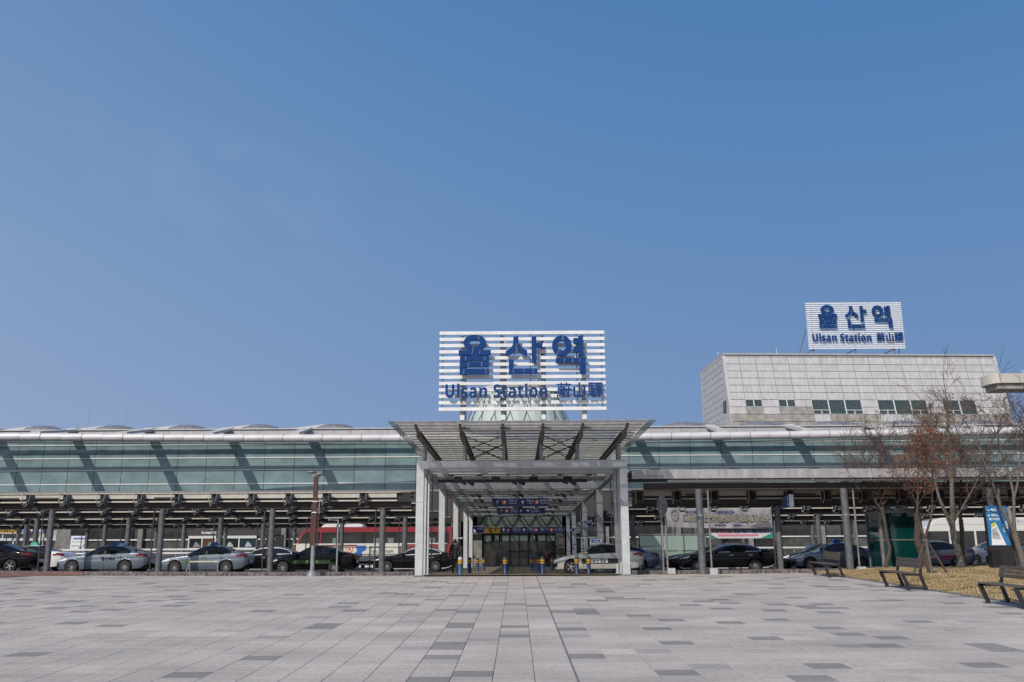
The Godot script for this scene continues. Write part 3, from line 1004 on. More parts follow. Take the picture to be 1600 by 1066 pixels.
	# hanging display bar
	var led := thing("display_bar", "long narrow dark blue display bar hung under the front beams of the entrance canopy", "display", Vector3(-0.22, 4.68, -48.2))
	part("housing", bx(Vector3.ZERO, Vector3(7.7, 0.14, 0.2)), M["navy"], led)
	for x in [-2.8, -0.85, 1.1, 2.85]:
		part("bracket", bx(Vector3(x, 0.14, 0), Vector3(0.44, 0.13, 0.2)), M["navy"], led)
		part("hanger", bx(Vector3(x, 0.36, 0), Vector3(0.04, 0.32, 0.04)), M["steel_grey"], led)

func canopy_row(d: float, x0: float, x1: float, cols: Array, label: String, base: float) -> void:
	var t := thing("bus_stop_canopy", label, "canopy", Vector3.ZERO, 0.0, "rows of waiting canopies")
	part("roof", mesh_of(func(b):
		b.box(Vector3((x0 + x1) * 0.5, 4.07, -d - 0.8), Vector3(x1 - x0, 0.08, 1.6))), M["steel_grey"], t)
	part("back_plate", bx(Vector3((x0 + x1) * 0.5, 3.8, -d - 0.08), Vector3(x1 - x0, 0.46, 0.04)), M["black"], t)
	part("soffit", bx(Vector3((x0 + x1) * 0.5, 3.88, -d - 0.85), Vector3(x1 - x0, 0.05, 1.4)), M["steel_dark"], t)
	part("main_beam", mesh_of(func(b):
		b.box(Vector3((x0 + x1) * 0.5, 3.58, -d - 0.3), Vector3(x1 - x0, 0.03, 0.3))
		b.box(Vector3((x0 + x1) * 0.5, 3.43, -d - 0.3), Vector3(x1 - x0, 0.26, 0.06))
		b.box(Vector3((x0 + x1) * 0.5, 3.3, -d - 0.3), Vector3(x1 - x0, 0.03, 0.3))), M["rust_beam"], t)
	var bay := 1.86
	var x := x0 + 0.3
	var i := 0
	while x + bay < x1:
		# light fascia length between two brackets; the brackets stand proud of it
		part("fascia_panel", mesh_of(func(b):
			b.box(Vector3(x + bay * 0.5, 3.9, -d + 0.02), Vector3(bay - 0.42, 0.22, 0.05))
			b.box(Vector3(x + bay * 0.5, 4.045, -d + 0.04), Vector3(bay - 0.02, 0.04, 0.12))
			b.box(Vector3(x + bay * 0.5, 3.64, -d + 0.03), Vector3(bay - 0.36, 0.07, 0.07))), M["fascia"], t)
		# bracket with light put into its colours: sunlit left pale frame, shaded right dark plate
		var q := PackedVector2Array([Vector2(-0.05, 4.02), Vector2(0.45, 4.0), Vector2(0.5, 3.66), Vector2(0.22, 3.4), Vector2(-0.05, 3.5)])
		var br := part("bracket", mesh_of(func(b):
			b.xf = Transform3D(Basis(Vector3(0, 0, 1), Vector3.UP, Vector3(-1, 0, 0)), Vector3(x, 0, -d))
			b.prism(q, -0.19, -0.16)
			b.box(Vector3(0.36, 3.53, 0.0), Vector3(0.3, 0.03, 0.3))), M["column_grey"], t)
		part("frame", mesh_of(func(b):
			b.xf = Transform3D(Basis(Vector3(0, 0, 1), Vector3.UP, Vector3(-1, 0, 0)), Vector3(x, 0, -d))
			for e in 5:
				b.bar(Vector3(q[e].x, q[e].y, 0.18), Vector3(q[(e + 1) % 5].x, q[(e + 1) % 5].y, 0.18), 0.055, 0.02, Vector3(0, 0, 1))), M["fascia"], br)
		if rng.randf() < 0.4:
			part("light_strip", bx(Vector3(x + bay * rng.randf_range(0.3, 0.7), 3.83, -d + 0.08), Vector3(1.1, 0.06, 0.1)), M["steel_dark"], t)
		x += bay
		i += 1
	for c in cols:
		var b0 := base + lev(c)
		part("column", mesh_of(func(b):
			b.tube(Vector3(c, b0, -d - 0.3), Vector3(c, 3.3, -d - 0.3), 0.15, 0.15, 14)
			b.tube(Vector3(c, b0, -d - 0.3), Vector3(c, b0 + 0.03, -d - 0.3), 0.24, 0.24, 14)), M["column_grey"], t)
		part("rain_pipe", mesh_of(func(b):
			b.tube(Vector3(c - 0.32, b0, -d - 0.05), Vector3(c - 0.32, 3.15, -d - 0.05), 0.036, 0.036, 8)
			b.tube(Vector3(c - 0.32, 3.15, -d - 0.05), Vector3(c - 0.1, 3.32, -d - 0.2), 0.036, 0.036, 8)), M["steel_dark"], t)
		part("arm", mesh_of(func(b):
			b.bar(Vector3(c, 3.25, -d - 0.3), Vector3(c, 3.95, -d - 1.4), 0.16, 0.22)), M["rust_beam"], t)

func canopies() -> void:
	var rows := [[47.0, 0.17], [56.5, 0.12], [66.0, 0.12], [75.5, 0.12]]
	var ord := ["first", "second", "third", "last"]
	for k in 4:
		var d: float = rows[k][0]
		var lc := []
		var rc := []
		for i in 8:
			lc.append(-6.72 - 5.55 * i)
			rc.append((13.05 if k == 0 else 6.97) + 5.55 * i)
		var xm := 0.62 * d + 3.0
		canopy_row(d, -xm, -5.3, lc.filter(func(c): return c > -xm), "%s row of open canopy with beige fascia and round grey posts left of the entrance" % ord[k], rows[k][1])
		canopy_row(d, 5.8, xm, rc.filter(func(c): return c < xm), "%s row of open canopy with beige fascia and round grey posts right of the entrance" % ord[k], rows[k][1])
	# the nearer, higher canopy on the right
	var t := thing("waiting_canopy", "nearest canopy with a smooth pale fascia right of the entrance", "canopy")
	var d := 44.5
	for i in 9:
		part("fascia_panel", bx(Vector3(5.49 + 2.09 + i * 4.19, 4.65, -d), Vector3(4.18, 0.42, 0.1)), M["fascia_white"], t)
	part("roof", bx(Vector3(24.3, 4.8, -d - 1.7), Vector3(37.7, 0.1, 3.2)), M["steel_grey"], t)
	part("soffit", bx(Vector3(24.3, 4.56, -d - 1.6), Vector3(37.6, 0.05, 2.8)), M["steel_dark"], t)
	part("gutter_rail", mesh_of(func(b):
		b.tube(Vector3(7.2, 4.36, -d - 0.15), Vector3(43.0, 4.36, -d - 0.15), 0.06, 0.06, 8)
		for i in 13:
			b.box(Vector3(8.6 + i * 2.75, 4.4, -d - 0.1), Vector3(0.07, 0.1, 0.12))), M["fascia"], t)
	part("main_beam", mesh_of(func(b):
		b.box(Vector3(24.6, 4.12, -d - 0.6), Vector3(37.0, 0.3, 0.1))
		b.box(Vector3(24.6, 3.97, -d - 0.6), Vector3(37.0, 0.04, 0.34))), M["rust_beam"], t)
	for c in [8.7, 15.62, 22.55, 29.5]:
		var b0 := py(c, d)
		part("column", mesh_of(func(b):
			b.tube(Vector3(c, b0, -d - 0.35), Vector3(c, 3.96, -d - 0.35), 0.17, 0.17, 16)), M["column_grey"], t)
		part("column_band", mesh_of(func(b): b.tube(Vector3(c, 2.68, -d - 0.35), Vector3(c, 2.75, -d - 0.35), 0.178, 0.178, 16)), M["galv"], t)
		part("rain_pipe", mesh_of(func(b):
			b.tube(Vector3(c + 0.42, b0 + 0.2, -d - 0.3), Vector3(c + 0.42, 3.9, -d - 0.3), 0.045, 0.045, 8)), M["steel_grey"], t)
		part("footing", bx(Vector3(c + 0.5, b0 + 0.13, -d - 0.3), Vector3(0.34, 0.3, 0.3)), M["clad"], t)

# ---------------------------------------------------------------- name signs
const HANJA := [
	[[0, .9, 1, .9], [.3, 1, .3, .8], [.7, 1, .7, .8], [.08, .7, .55, .7, .55, .55, .08, .55], [.08, .7, .08, .3, 0, 0], [.2, .42, .5, .42], [.13, .28, .56, .28], [.35, .28, .35, 0], [.2, .2, .13, .05], [.48, .2, .56, .05], [.62, .55, 1, .55], [.85, .74, .85, 0, .74, .05], [.66, .4, .74, .25]],
	[[.5, 1, .5, .04], [.05, .7, .05, .04, .95, .04, .95, .7]],
	[[.05, 1, .05, .35, .46, .35, .44, 0], [.05, .98, .45, .98], [.05, .78, .42, .78], [.05, .57, .42, .57], [.25, 1, .25, .35], [.02, .2, .02, .02], [.13, .22, .15, .08], [.24, .22, .26, .08], [.35, .22, .37, .1], [.56, .98, 1, .98, 1, .74, .56, .74, .56, .98], [.7, .98, .7, .74], [.85, .98, .85, .74], [.62, .6, .95, .6], [.78, .7, .78, 0], [.54, .45, 1, .45], [.66, .44, .7, .34], [.9, .44, .86, .34], [.58, .3, .98, .3], [.6, .15, .96, .15]],
]

func ring(cx: float, cy: float, rx: float, ry: float, hx: float, hy: float, a0: float, a1: float) -> PackedVector2Array:
	var q := PackedVector2Array()
	for i in 15:
		var a := lerpf(a0, a1, i / 14.0)
		q.append(Vector2(cx + cos(a) * rx, cy - sin(a) * ry))
	for i in 15:
		var a := lerpf(a1, a0, i / 14.0)
		q.append(Vector2(cx + cos(a) * hx, cy - sin(a) * hy))
	return q

func rc(x0: float, y0: float, x1: float, y1: float) -> PackedVector2Array:
	return PackedVector2Array([Vector2(x0, y0), Vector2(x1, y0), Vector2(x1, y1), Vector2(x0, y1)])

func name_board(t: Node3D, W: float, H: float, n: int, sh: float, stand: float, thick: float) -> void:
	# W x H board of n slats whose top left corner is the node's origin; letters stand off in front
	for i in n:
		part("slat", mesh_of(func(b):
			b.box(Vector3(W * 0.5, 0, 0), Vector3(W, sh, 0.03))
			b.box(Vector3(W * 0.5, sh * 0.5 - 0.006, -0.05), Vector3(W, 0.012, 0.1))
			b.box(Vector3(W * 0.5, -sh * 0.5 + 0.006, -0.05), Vector3(W, 0.012, 0.1))), M["sign_white"], t, Vector3(0, -sh * 0.5 - (H - sh) * i / (n - 1), 0))
	for u in [0.02, 0.16, 0.37, 0.55, 0.6, 0.83, 0.98]:
		part("upright", bx(Vector3(W * u, -H * 0.5, -0.14), Vector3(0.05, H, 0.05)), M["galv"], t)
	# the drawing grid of the letters: 1829 units across, 875 down
	var k := W / 1829.0
	var kv := H / 875.0
	var conv := func(q: PackedVector2Array) -> PackedVector2Array:
		var r := PackedVector2Array()
		for p in q:
			r.append(Vector2((p.x - 50.0) * k, -(p.y - 57.0) * kv))
		return r
	var o := 924.0
	var glyphs := [
		[ring(445, 205, 125, 93, 60, 36, -0.3, 1.25), ring(445, 205, 125, 93, 60, 36, 1.25, 4.55), ring(445, 205, 125, 93, 60, 36, 4.55, TAU - 0.3), rc(268, 285, 410, 338), rc(412, 285, 480, 404), rc(482, 285, 620, 338), rc(283, 346, 410, 405), rc(482, 346, 600, 405), rc(545, 406, 600, 414), rc(280, 415, 420, 470), rc(422, 415, 600, 470), rc(280, 471, 336, 487), rc(280, 488, 440, 550), rc(442, 488, 600, 550)],
		[PackedVector2Array([Vector2(868, 135), Vector2(925, 135), Vector2(925, 205), Vector2(905, 265), Vector2(862, 318), Vector2(805, 352), Vector2(785, 348), Vector2(785, 296), Vector2(830, 270), Vector2(858, 235), Vector2(868, 200)]),
			PackedVector2Array([Vector2(930, 207), Vector2(948, 245), Vector2(980, 273), Vector2(1019, 292), Vector2(1019, 352), Vector2(975, 338), Vector2(934, 305), Vector2(909, 268)]),
			rc(145 + o, 135, 198 + o, 240), rc(145 + o, 242, 198 + o, 428), rc(200 + o, 205, 264 + o, 262), rc(818, 390, 872, 488), rc(818, 490, 980, 548), rc(982, 490, 1131, 546)],
		[ring(477 + o, 240, 107, 115, 48, 55, -1.9, 1.35), ring(477 + o, 240, 107, 115, 48, 55, 1.37, TAU - 1.92), rc(660 + o, 132, 712 + o, 350), rc(606 + o, 157, 658 + o, 220), rc(606 + o, 252, 658 + o, 312), rc(408 + o, 375, 500 + o, 432), rc(502 + o, 375, 590 + o, 432), rc(592 + o, 375, 666 + o, 432), rc(668 + o, 364, 735 + o, 545)],
	]
	var gi := 0
	for g in glyphs:
		part("letter", mesh_of(func(b):
			for q in g.size():
				b.prism(conv.call(g[q]), stand - thick - 0.001 * q, stand + 0.0015 * q)), M["sign_blue"], t)
		gi += 1
	# small seams between the letter plates
	part("letter_seam", mesh_of(func(b):
		for s in [[478, 112, 492, 170], [432, 250, 412, 330], [505, 285, 495, 330], [345, 352, 345, 402], [560, 352, 548, 402], [375, 418, 375, 468], [520, 418, 520, 468], [330, 490, 322, 548], [565, 490, 570, 548], [905, 215, 897, 280], [860, 490, 875, 545], [1080, 492, 1085, 545], [1415, 130, 1408, 180], [1370, 285, 1345, 335], [1425, 378, 1425, 430], [1515, 378, 1515, 430], [1600, 380, 1585, 430]]:
			var p := Vector3((s[0] - 50.0) * k, -(s[1] - 57.0) * kv, stand + 0.024)
			var q := Vector3((s[2] - 50.0) * k, -(s[3] - 57.0) * kv, stand + 0.024)
			b.bar(p, q, 4.5 * k, 0.004, Vector3(0, 0, 1))), M["seam"], t)
	# Latin and Chinese characters in the lower line
	var words := [["Ulsan", 125, 580], ["Station", 648, 1236]]
	for w in words:
		var tm := text_mesh(w[0], H * 0.2, thick * 0.8)
		var bb := tm.get_aabb()
		var wd: float = (w[2] - w[1]) * k
		var ht := 150.0 * kv
		var l := part("letters", tm, M["sign_blue_lo"], t)
		l.scale = Vector3(wd / bb.size.x, ht / bb.size.y, 1.0)
		l.position = Vector3((w[1] - 50.0) * k - bb.position.x * l.scale.x, -(802.0 - 57.0) * kv - bb.position.y * l.scale.y, stand * 0.75)
	var hx := [[1344, 1489], [1524, 1646], [1684, 1829]]
	for i in 3:
		part("character", mesh_of(func(b):
			var n2 := 0
			for s in HANJA[i]:
				for j in range(0, s.size() - 2, 2):
					var p := Vector3((hx[i][0] + s[j] * (hx[i][1] - hx[i][0]) - 50.0) * k, -(795.0 - s[j + 1] * 145.0 - 57.0) * kv, stand * 0.75 + 0.0015 * (n2 % 7))
					var q := Vector3((hx[i][0] + s[j + 2] * (hx[i][1] - hx[i][0]) - 50.0) * k, -(795.0 - s[j + 3] * 145.0 - 57.0) * kv, p.z)
					var e := (q - p).normalized() * 6.0 * k
					b.bar(p - e, q + e, (14.0 if i != 1 else 20.0) * k, thick * 0.7, Vector3(0, 0, 1))
					n2 += 1), M["sign_blue_lo"], t)
	part("standoff", mesh_of(func(b):
		for p in [[300, 310], [560, 310], [300, 520], [580, 520], [880, 320], [1095, 440], [845, 520], [1080, 520], [1320, 250], [1470, 250], [1600, 340], [1400, 405], [1625, 520], [200, 790], [400, 790], [560, 790], [700, 790], [850, 790], [1000, 790], [1180, 790], [1420, 790], [1580, 790], [1760, 790]]:
			b.tube(Vector3((p[0] - 50.0) * k, -(p[1] - 57.0) * kv, -0.1), Vector3((p[0] - 50.0) * k, -(p[1] - 57.0) * kv, stand - thick), 0.018, 0.018, 5, false)), M["galv"], t)

func main_sign() -> void:
	var t := thing("rooftop_name_sign", "large white slatted sign with blue station lettering above the entrance canopy", "sign", Vector3(-3.51, 11.0, -41.6))
	var W := 7.6
	var H := 3.7
	name_board(t, W, H, 13, 0.155, 0.34, 0.14)
	for px in [723, 786, 848, 911]:
		var x: float = (px - 687) * 0.0295
		part("post", mesh_of(func(b):
			b.box(Vector3(x - 0.02, -2.15, -0.32), Vector3(0.16, 4.0, 0.16))
			b.box(Vector3(x + 0.1, -2.15, -0.75), Vector3(0.1, 4.0, 0.1))
			for i in 6:
				b.bar(Vector3(x, -0.4 - i * 0.62, -0.4), Vector3(x + 0.1, -1.0 - i * 0.62, -0.7), 0.05, 0.05)), M["clad"], t)
		part("floodlight", mesh_of(func(b):
			b.box(Vector3(x, -4.0, -0.15), Vector3(0.2, 0.22, 0.14))
			b.bar(Vector3(x, -3.88, -0.12), Vector3(x, -3.72, -0.3), 0.03, 0.03)), M["white_paint"], t)
		part("post_foot", bx(Vector3(x - 0.02, -4.27, -0.4), Vector3(0.3, 0.24, 0.6)), M["steel_grey"], t)

func roof_sign() -> void:
	var t := thing("tower_name_sign", "small white slatted sign with blue station lettering on the tower roof", "sign", Vector3(46.75, 40.85, -144.6))
	name_board(t, 15.4, 7.64, 23, 0.2, 0.5, 0.25)
	for x in [0.9, 7.6, 13.8]:
		part("leg", mesh_of(func(b):
			b.box(Vector3(x, -7.7, -0.4), Vector3(0.18, 2.2, 0.18))
			b.bar(Vector3(x, -7.6, -0.4), Vector3(x - 1.0, -8.05, -2.2), 0.12, 0.12)
			b.box(Vector3(x, -4.0, -0.4), Vector3(0.2, 7.0, 0.2))), M["steel_grey"], t)
	part("stay", mesh_of(func(b):
		b.bar(Vector3(-0.1, -4.5, -0.4), Vector3(-0.9, -8.0, -2.5), 0.12, 0.12)
		b.bar(Vector3(15.1, -4.5, -0.4), Vector3(15.3, -8.0, -2.5), 0.12, 0.12)), M["galv"], t)

# ---------------------------------------------------------------- vehicles
func curve_at(pts: Array, x: float) -> float:
	for i in pts.size() - 1:
		if x <= pts[i + 1][0]:
			var t: float = clampf((x - pts[i][0]) / (pts[i + 1][0] - pts[i][0]), 0.0, 1.0)
			var p0: float = pts[maxi(i - 1, 0)][1]
			var p1: float = pts[i][1]
			var p2: float = pts[i + 1][1]
			var p3: float = pts[mini(i + 2, pts.size() - 1)][1]
			var c := cubic_interpolate(p1, p2, p0, p3, t)
			return clampf(c, minf(p1, p2) - 0.01, maxf(p1, p2) + 0.01)
	return pts[-1][1]

const SEDAN := {
	"top": [[0.0, .60], [.06, .68], [.3, .78], [.8, .88], [1.3, .96], [1.5, 1.03], [2.15, 1.37], [2.55, 1.455], [2.95, 1.47], [3.35, 1.43], [3.75, 1.30], [4.15, 1.14], [4.4, 1.09], [4.7, 1.05], [4.8, .98], [4.85, .86]],
	"plan": [[0.0, .62], [.06, .70], [.25, .82], [.6, .895], [1.2, .925], [2.6, .93], [3.9, .92], [4.4, .89], [4.7, .82], [4.85, .70]],
	"belt": [[0.0, .62], [.6, .80], [1.4, .90], [2.5, .955], [3.6, 1.0], [4.2, 1.02], [4.85, 1.0]],
	"sill": [[0.0, .3], [.15, .2], [.6, .19], [4.0, .19], [4.5, .24], [4.85, .42]],
	"glass": [1.62, 3.92], "b": 2.62, "ws": [1.5, 2.2], "rw": [3.32, 4.2], "wheels": [.93, 3.74], "head": [.08, .62, .6, .74], "tail": [4.28, 4.84, .84, .99], "len": 4.85}
const SALOON := {
	"top": [[0.0, .66], [.04, .76], [.3, .86], [.9, .95], [1.45, 1.01], [1.65, 1.07], [2.3, 1.38], [2.7, 1.46], [3.1, 1.48], [3.6, 1.45], [4.0, 1.33], [4.35, 1.18], [4.6, 1.13], [4.95, 1.1], [5.05, 1.0], [5.1, .82]],
	"plan": [[0.0, .74], [.05, .80], [.25, .87], [.6, .92], [1.2, .94], [2.6, .945], [4.1, .935], [4.7, .9], [4.95, .84], [5.1, .76]],
	"belt": [[0.0, .68], [.6, .86], [1.4, .95], [2.5, .98], [3.6, 1.0], [4.4, 1.04], [5.1, 1.0]],
	"sill": [[0.0, .26], [.12, .19], [.6, .18], [4.2, .18], [4.7, .24], [5.1, .42]],
	"glass": [1.78, 4.2], "b": 2.85, "ws": [1.66, 2.32], "rw": [3.68, 4.4], "wheels": [.92, 3.93], "head": [.04, .5, .66, .8], "tail": [4.7, 5.09, .88, 1.02], "len": 5.1}

var car_cache := {}
func car_meshes(kind: String) -> Dictionary:
	if car_cache.has(kind):
		return car_cache[kind]
	var S: Dictionary = SEDAN if kind == "sedan" else SALOON
	var L: float = S.len
	var n := int(L / 0.034)
	var NJ := 30
	var pts := []
	for i in n + 1:
		var x := L * i / n
		var w := curve_at(S.plan, x)
		var yt := curve_at(S.top, x)
		var yb := minf(curve_at(S.belt, x), yt - 0.03)
		var sl := curve_at(S.sill, x)
		var c := clampf((yt - yb - 0.05) / 0.34, 0.0, 1.0)
		var zr := lerpf(w * 0.9, 0.6, c)
		var ye := yt - 0.05 * c - 0.02
		var row := []
		for j in NJ + 1:
			var p := Vector3(x, 0, 0)
			if j <= 16:
				var s := j / 16.0
				p.y = lerpf(sl, yb, s)
				p.z = w * (1.0 - 0.055 * pow((s - 0.6) / 0.6, 2.0)) - (0.012 if j == 11 else 0.0)
			elif j <= 24:
				var s := (j - 16) / 8.0
				p.y = lerpf(yb, ye, s)
				p.z = lerpf(w * 0.965, zr, pow(s, 1.15))
			else:
				var s := (j - 24) / 6.0
				p.y = ye + (yt - ye) * sin(s * PI * 0.5)
				p.z = zr * (1.0 - s)
			if j <= 16:
				for wx in S.wheels:
					if Vector2(x - wx, p.y - 0.33).length() < 0.375:
						p.z -= 0.34
			row.append(p)
		pts.append(row)
	var B := {}
	var get_b := func(k: String) -> MB:
		if not B.has(k):
			B[k] = MB.new()
			B[k].smooth(true)
		return B[k]
	for sd in [1.0, -1.0]:
		var sn := "near" if sd > 0 else "far"
		for i in n:
			for j in NJ:
				var a: Vector3 = pts[i][j]
				var b: Vector3 = pts[i + 1][j]
				var c: Vector3 = pts[i + 1][j + 1]
				var d: Vector3 = pts[i][j + 1]
				var m := (a + b + c + d) * 0.25
				var yt := curve_at(S.top, m.x)
				var yb := minf(curve_at(S.belt, m.x), yt - 0.03)
				var key := "body"
				if j < 16:
					for wx in S.wheels:
						if Vector2(m.x - wx, m.y - 0.33).length() < 0.39:
							key = "wheel_arch"
					if key == "body":
						if m.x > S.head[0] and m.x < S.head[1] and m.y > S.head[2] + (m.x - S.head[0]) * 0.16 and m.y < S.head[3] + (m.x - S.head[0]) * 0.18:
							key = "headlight_" + sn
						elif m.x > S.tail[0] and m.x < S.tail[1] and m.y > S.tail[2] + (S.tail[1] - m.x) * 0.08 and m.y < S.tail[3]:
							key = "taillight_" + sn
						elif m.x < 0.22 and m.y < 0.5 and m.y > 0.3:
							key = "grille"
						elif j == 0:
							key = "skirt"
				elif j < 24:
					var up := yt - 0.1
					if yt - yb > 0.16 and m.y > yb + 0.025 and m.y < up and m.x > S.glass[0] and m.x < S.glass[1]:
						if absf(m.x - S.b) < 0.045 or absf(m.x - (S.glass[1] - 0.32)) < 0.03:
							key = "pillar"
						else:
							key = "side_window_" + sn
					elif yt - yb > 0.16 and m.x > S.glass[0] - 0.1 and m.x < S.glass[1] + 0.08 and (m.y < yb + 0.03 or m.y < up + 0.03) and m.y > yb:
						key = "window_trim"
				elif m.x > S.ws[0] and m.x < S.ws[1]:
					key = "windshield"
				elif m.x > S.rw[0] and m.x < S.rw[1]:
					key = "rear_window"
				var f := Vector3(1, 1, sd)
				get_b.call(key).quad(a * f, b * f, c * f, d * f, Vector3(0, m.y - 0.55, m.z * sd))
		# end caps
		for e in [0, n]:
			var o := Vector3(pts[e][0].x, 0.5, 0)
			for j in NJ:
				get_b.call("front_grille" if e == 0 else "body").tri(o, pts[e][j] * Vector3(1, 1, sd), pts[e][j + 1] * Vector3(1, 1, sd), Vector3(-1 if e == 0 else 1, 0, 0))
	var out := {}
	for k in B:
		out[k] = B[k].done()
	out["underbody"] = mesh_of(func(b):
		b.box(Vector3(L * 0.5, 0.28, 0), Vector3(L - 0.5, 0.16, 1.3))
		b.box(Vector3(L * 0.5, 0.6, 0), Vector3(L * 0.6, 0.5, 1.1)))
	out["cabin"] = mesh_of(func(b):
		for x in [2.15, 3.1]:
			b.box(Vector3(x + 0.35, 0.95, 0.35), Vector3(0.16, 0.5, 0.5))
			b.box(Vector3(x + 0.35, 0.95, -0.35), Vector3(0.16, 0.5, 0.5))
			b.box(Vector3(x + 0.38, 1.24, 0.35), Vector3(0.08, 0.14, 0.26))
			b.box(Vector3(x + 0.38, 1.24, -0.35), Vector3(0.08, 0.14, 0.26)))
	out["mirror"] = mesh_of(func(b):
		b.xf = Transform3D(Basis().scaled(Vector3(0.11, 0.08, 0.1)), Vector3.ZERO)
		b.lathe([[0.3, -1.0], [0.85, -0.6], [1.0, 0.0], [0.85, 0.6], [0.3, 1.0]], 10))
	out["door_handle"] = bx(Vector3.ZERO, Vector3(0.2, 0.03, 0.03))
	out["door_seam"] = mesh_of(func(b):
		for x in [S.glass[0] - 0.02, S.b, S.glass[1] - 0.42]:
			for j in range(1, 16):
				var i := int(x / 0.034)
				b.bar(pts[i][j] + Vector3(0, 0, 0.001), pts[i][j + 1] + Vector3(0, 0, 0.001), 0.014, 0.006, Vector3(0, 0, 1)))
	out["tyre"] = mesh_of(func(b):
		b.xf = Transform3D(Basis(Vector3.RIGHT, PI * 0.5), Vector3.ZERO)
		b.lathe([[0.21, -0.1], [0.3, -0.11], [0.33, -0.08], [0.33, 0.08], [0.3, 0.11], [0.21, 0.1]], 24))
	for ns in [5, 10]:
		out["rim_%d" % ns] = mesh_of(func(b):
			b.xf = Transform3D(Basis(Vector3.RIGHT, PI * 0.5), Vector3.ZERO)
			b.lathe([[0.2, 0.03], [0.225, 0.1], [0.21, 0.105], [0.19, 0.04]], 24)
			b.lathe([[0.06, 0.04], [0.055, 0.085], [0.0, 0.09]], 12)
			for i in ns:
				var a: float = TAU * i / ns
				b.bar(Vector3(cos(a) * 0.04, 0.075, sin(a) * 0.04), Vector3(cos(a) * 0.205, 0.085, sin(a) * 0.205), 0.028 if ns == 10 else 0.06, 0.03, Vector3.UP))
	out["brake_disc"] = mesh_of(func(b): b.tube(Vector3(0, 0, -0.02), Vector3(0, 0, 0.03), 0.2, 0.2, 16))
	car_cache[kind] = out
	return out

func car(kind: String, label: String, front: float, d: float, m: Material, o := {}) -> Node3D:
	# front end at x = front, near side at distance d, facing left
	var S: Dictionary = SEDAN if kind == "sedan" else SALOON
	var ms := car_meshes(kind)
	var t := thing("parked_car", label, "car", Vector3(front, lev(front + 2.3) + 0.04 + o.get("lift", 0.0), -d - 0.93), o.get("turn", 0.0), "cars waiting along the station road")
	var ln: float = o.get("len", S.len) / S.len
	t.scale = Vector3(ln, 1.0, 1.0)
	var trim: Material = M["chrome"] if o.get("chrome", false) else M["black"]
	var by := {"body": m, "wheel_arch": M["black"], "grille": M["black"], "skirt": trim, "pillar": M["black"], "window_trim": trim, "windshield": M["car_glass"], "rear_window": M["car_glass"], "front_grille": M["black"], "underbody": M["black"], "cabin": M["black"], "door_seam": M["black"]}
	for k in by:
		if ms.has(k):
			part(k, ms[k], by[k], t)
	for sn in ["near", "far"]:
		part("side_window", ms["side_window_" + sn], M["car_glass"], t)
		part("headlight", ms["headlight_" + sn], M["lamp_glass"], t)
		part("taillight", ms["taillight_" + sn], M["lamp_red"], t)
	for sd in [1.0, -1.0]:
		part("mirror", ms["mirror"], m, t, Vector3(S.glass[0] + 0.12, S.belt[2][1] + 0.08, sd * 1.02))
		for x in [S.b - 0.14, S.glass[1] - 0.5]:
			part("door_handle", ms["door_handle"], m if not o.get("chrome", false) else M["chrome"], t, Vector3(x, 0.84, sd * 0.945))
		for wx in S.wheels:
			var w := Node3D.new()
			w.name = "wheel"
			t.add_child(w, true)
			w.position = Vector3(wx, 0.33, sd * 0.8)
			w.rotation = Vector3(0, 0.0 if sd > 0 else PI, rng.randf() * 6.0)
			part("tyre", ms["tyre"], M["rubber"], w)
			part("brake_disc", ms["brake_disc"], M["black"], w)
			part("rim", ms["rim_%d" % o.get("spokes", 10)], M["rim_silver"], w)
	if o.has("plate"):
		part("number_plate", bx(Vector3(-0.03, 0.45, 0.0), Vector3(0.03, 0.13, 0.36)), M["yellow"], t)
	part("number_plate", bx(Vector3(S.len + 0.015, 0.62, 0.0), Vector3(0.03, 0.13, 0.4)), M["print_white"], t)
	if o.has("sign"):
		part("roof_sign", mesh_of(func(b):
			b.prism(PackedVector2Array([Vector2(-0.22, 0), Vector2(0.22, 0), Vector2(0.17, 0.1), Vector2(0.07, 0.16), Vector2(-0.07, 0.16), Vector2(-0.17, 0.1)]), -0.12, 0.12)), M[o.sign], t, Vector3(2.75, 1.465, 0.0))
	if o.has("band"):
		var bm: Material = M[o.band]
		part("livery_band", mesh_of(func(b):
			for k in 12:
				var x0 := 1.5 + k * 0.17
				b.box(Vector3(x0 + 0.085, 0.6, 0.937), Vector3(0.171, o.get("band_h", 0.16), 0.012))), bm, t)
	if o.has("text"):
		part("livery_lettering", mesh_of(func(b):
			hangul(b, o.text, o.get("tx", 1.6), o.get("ty", 0.54), 0.15, 0.028, 0.947, 1.25)), M[o.get("tm", "print_white")], t)
	return t

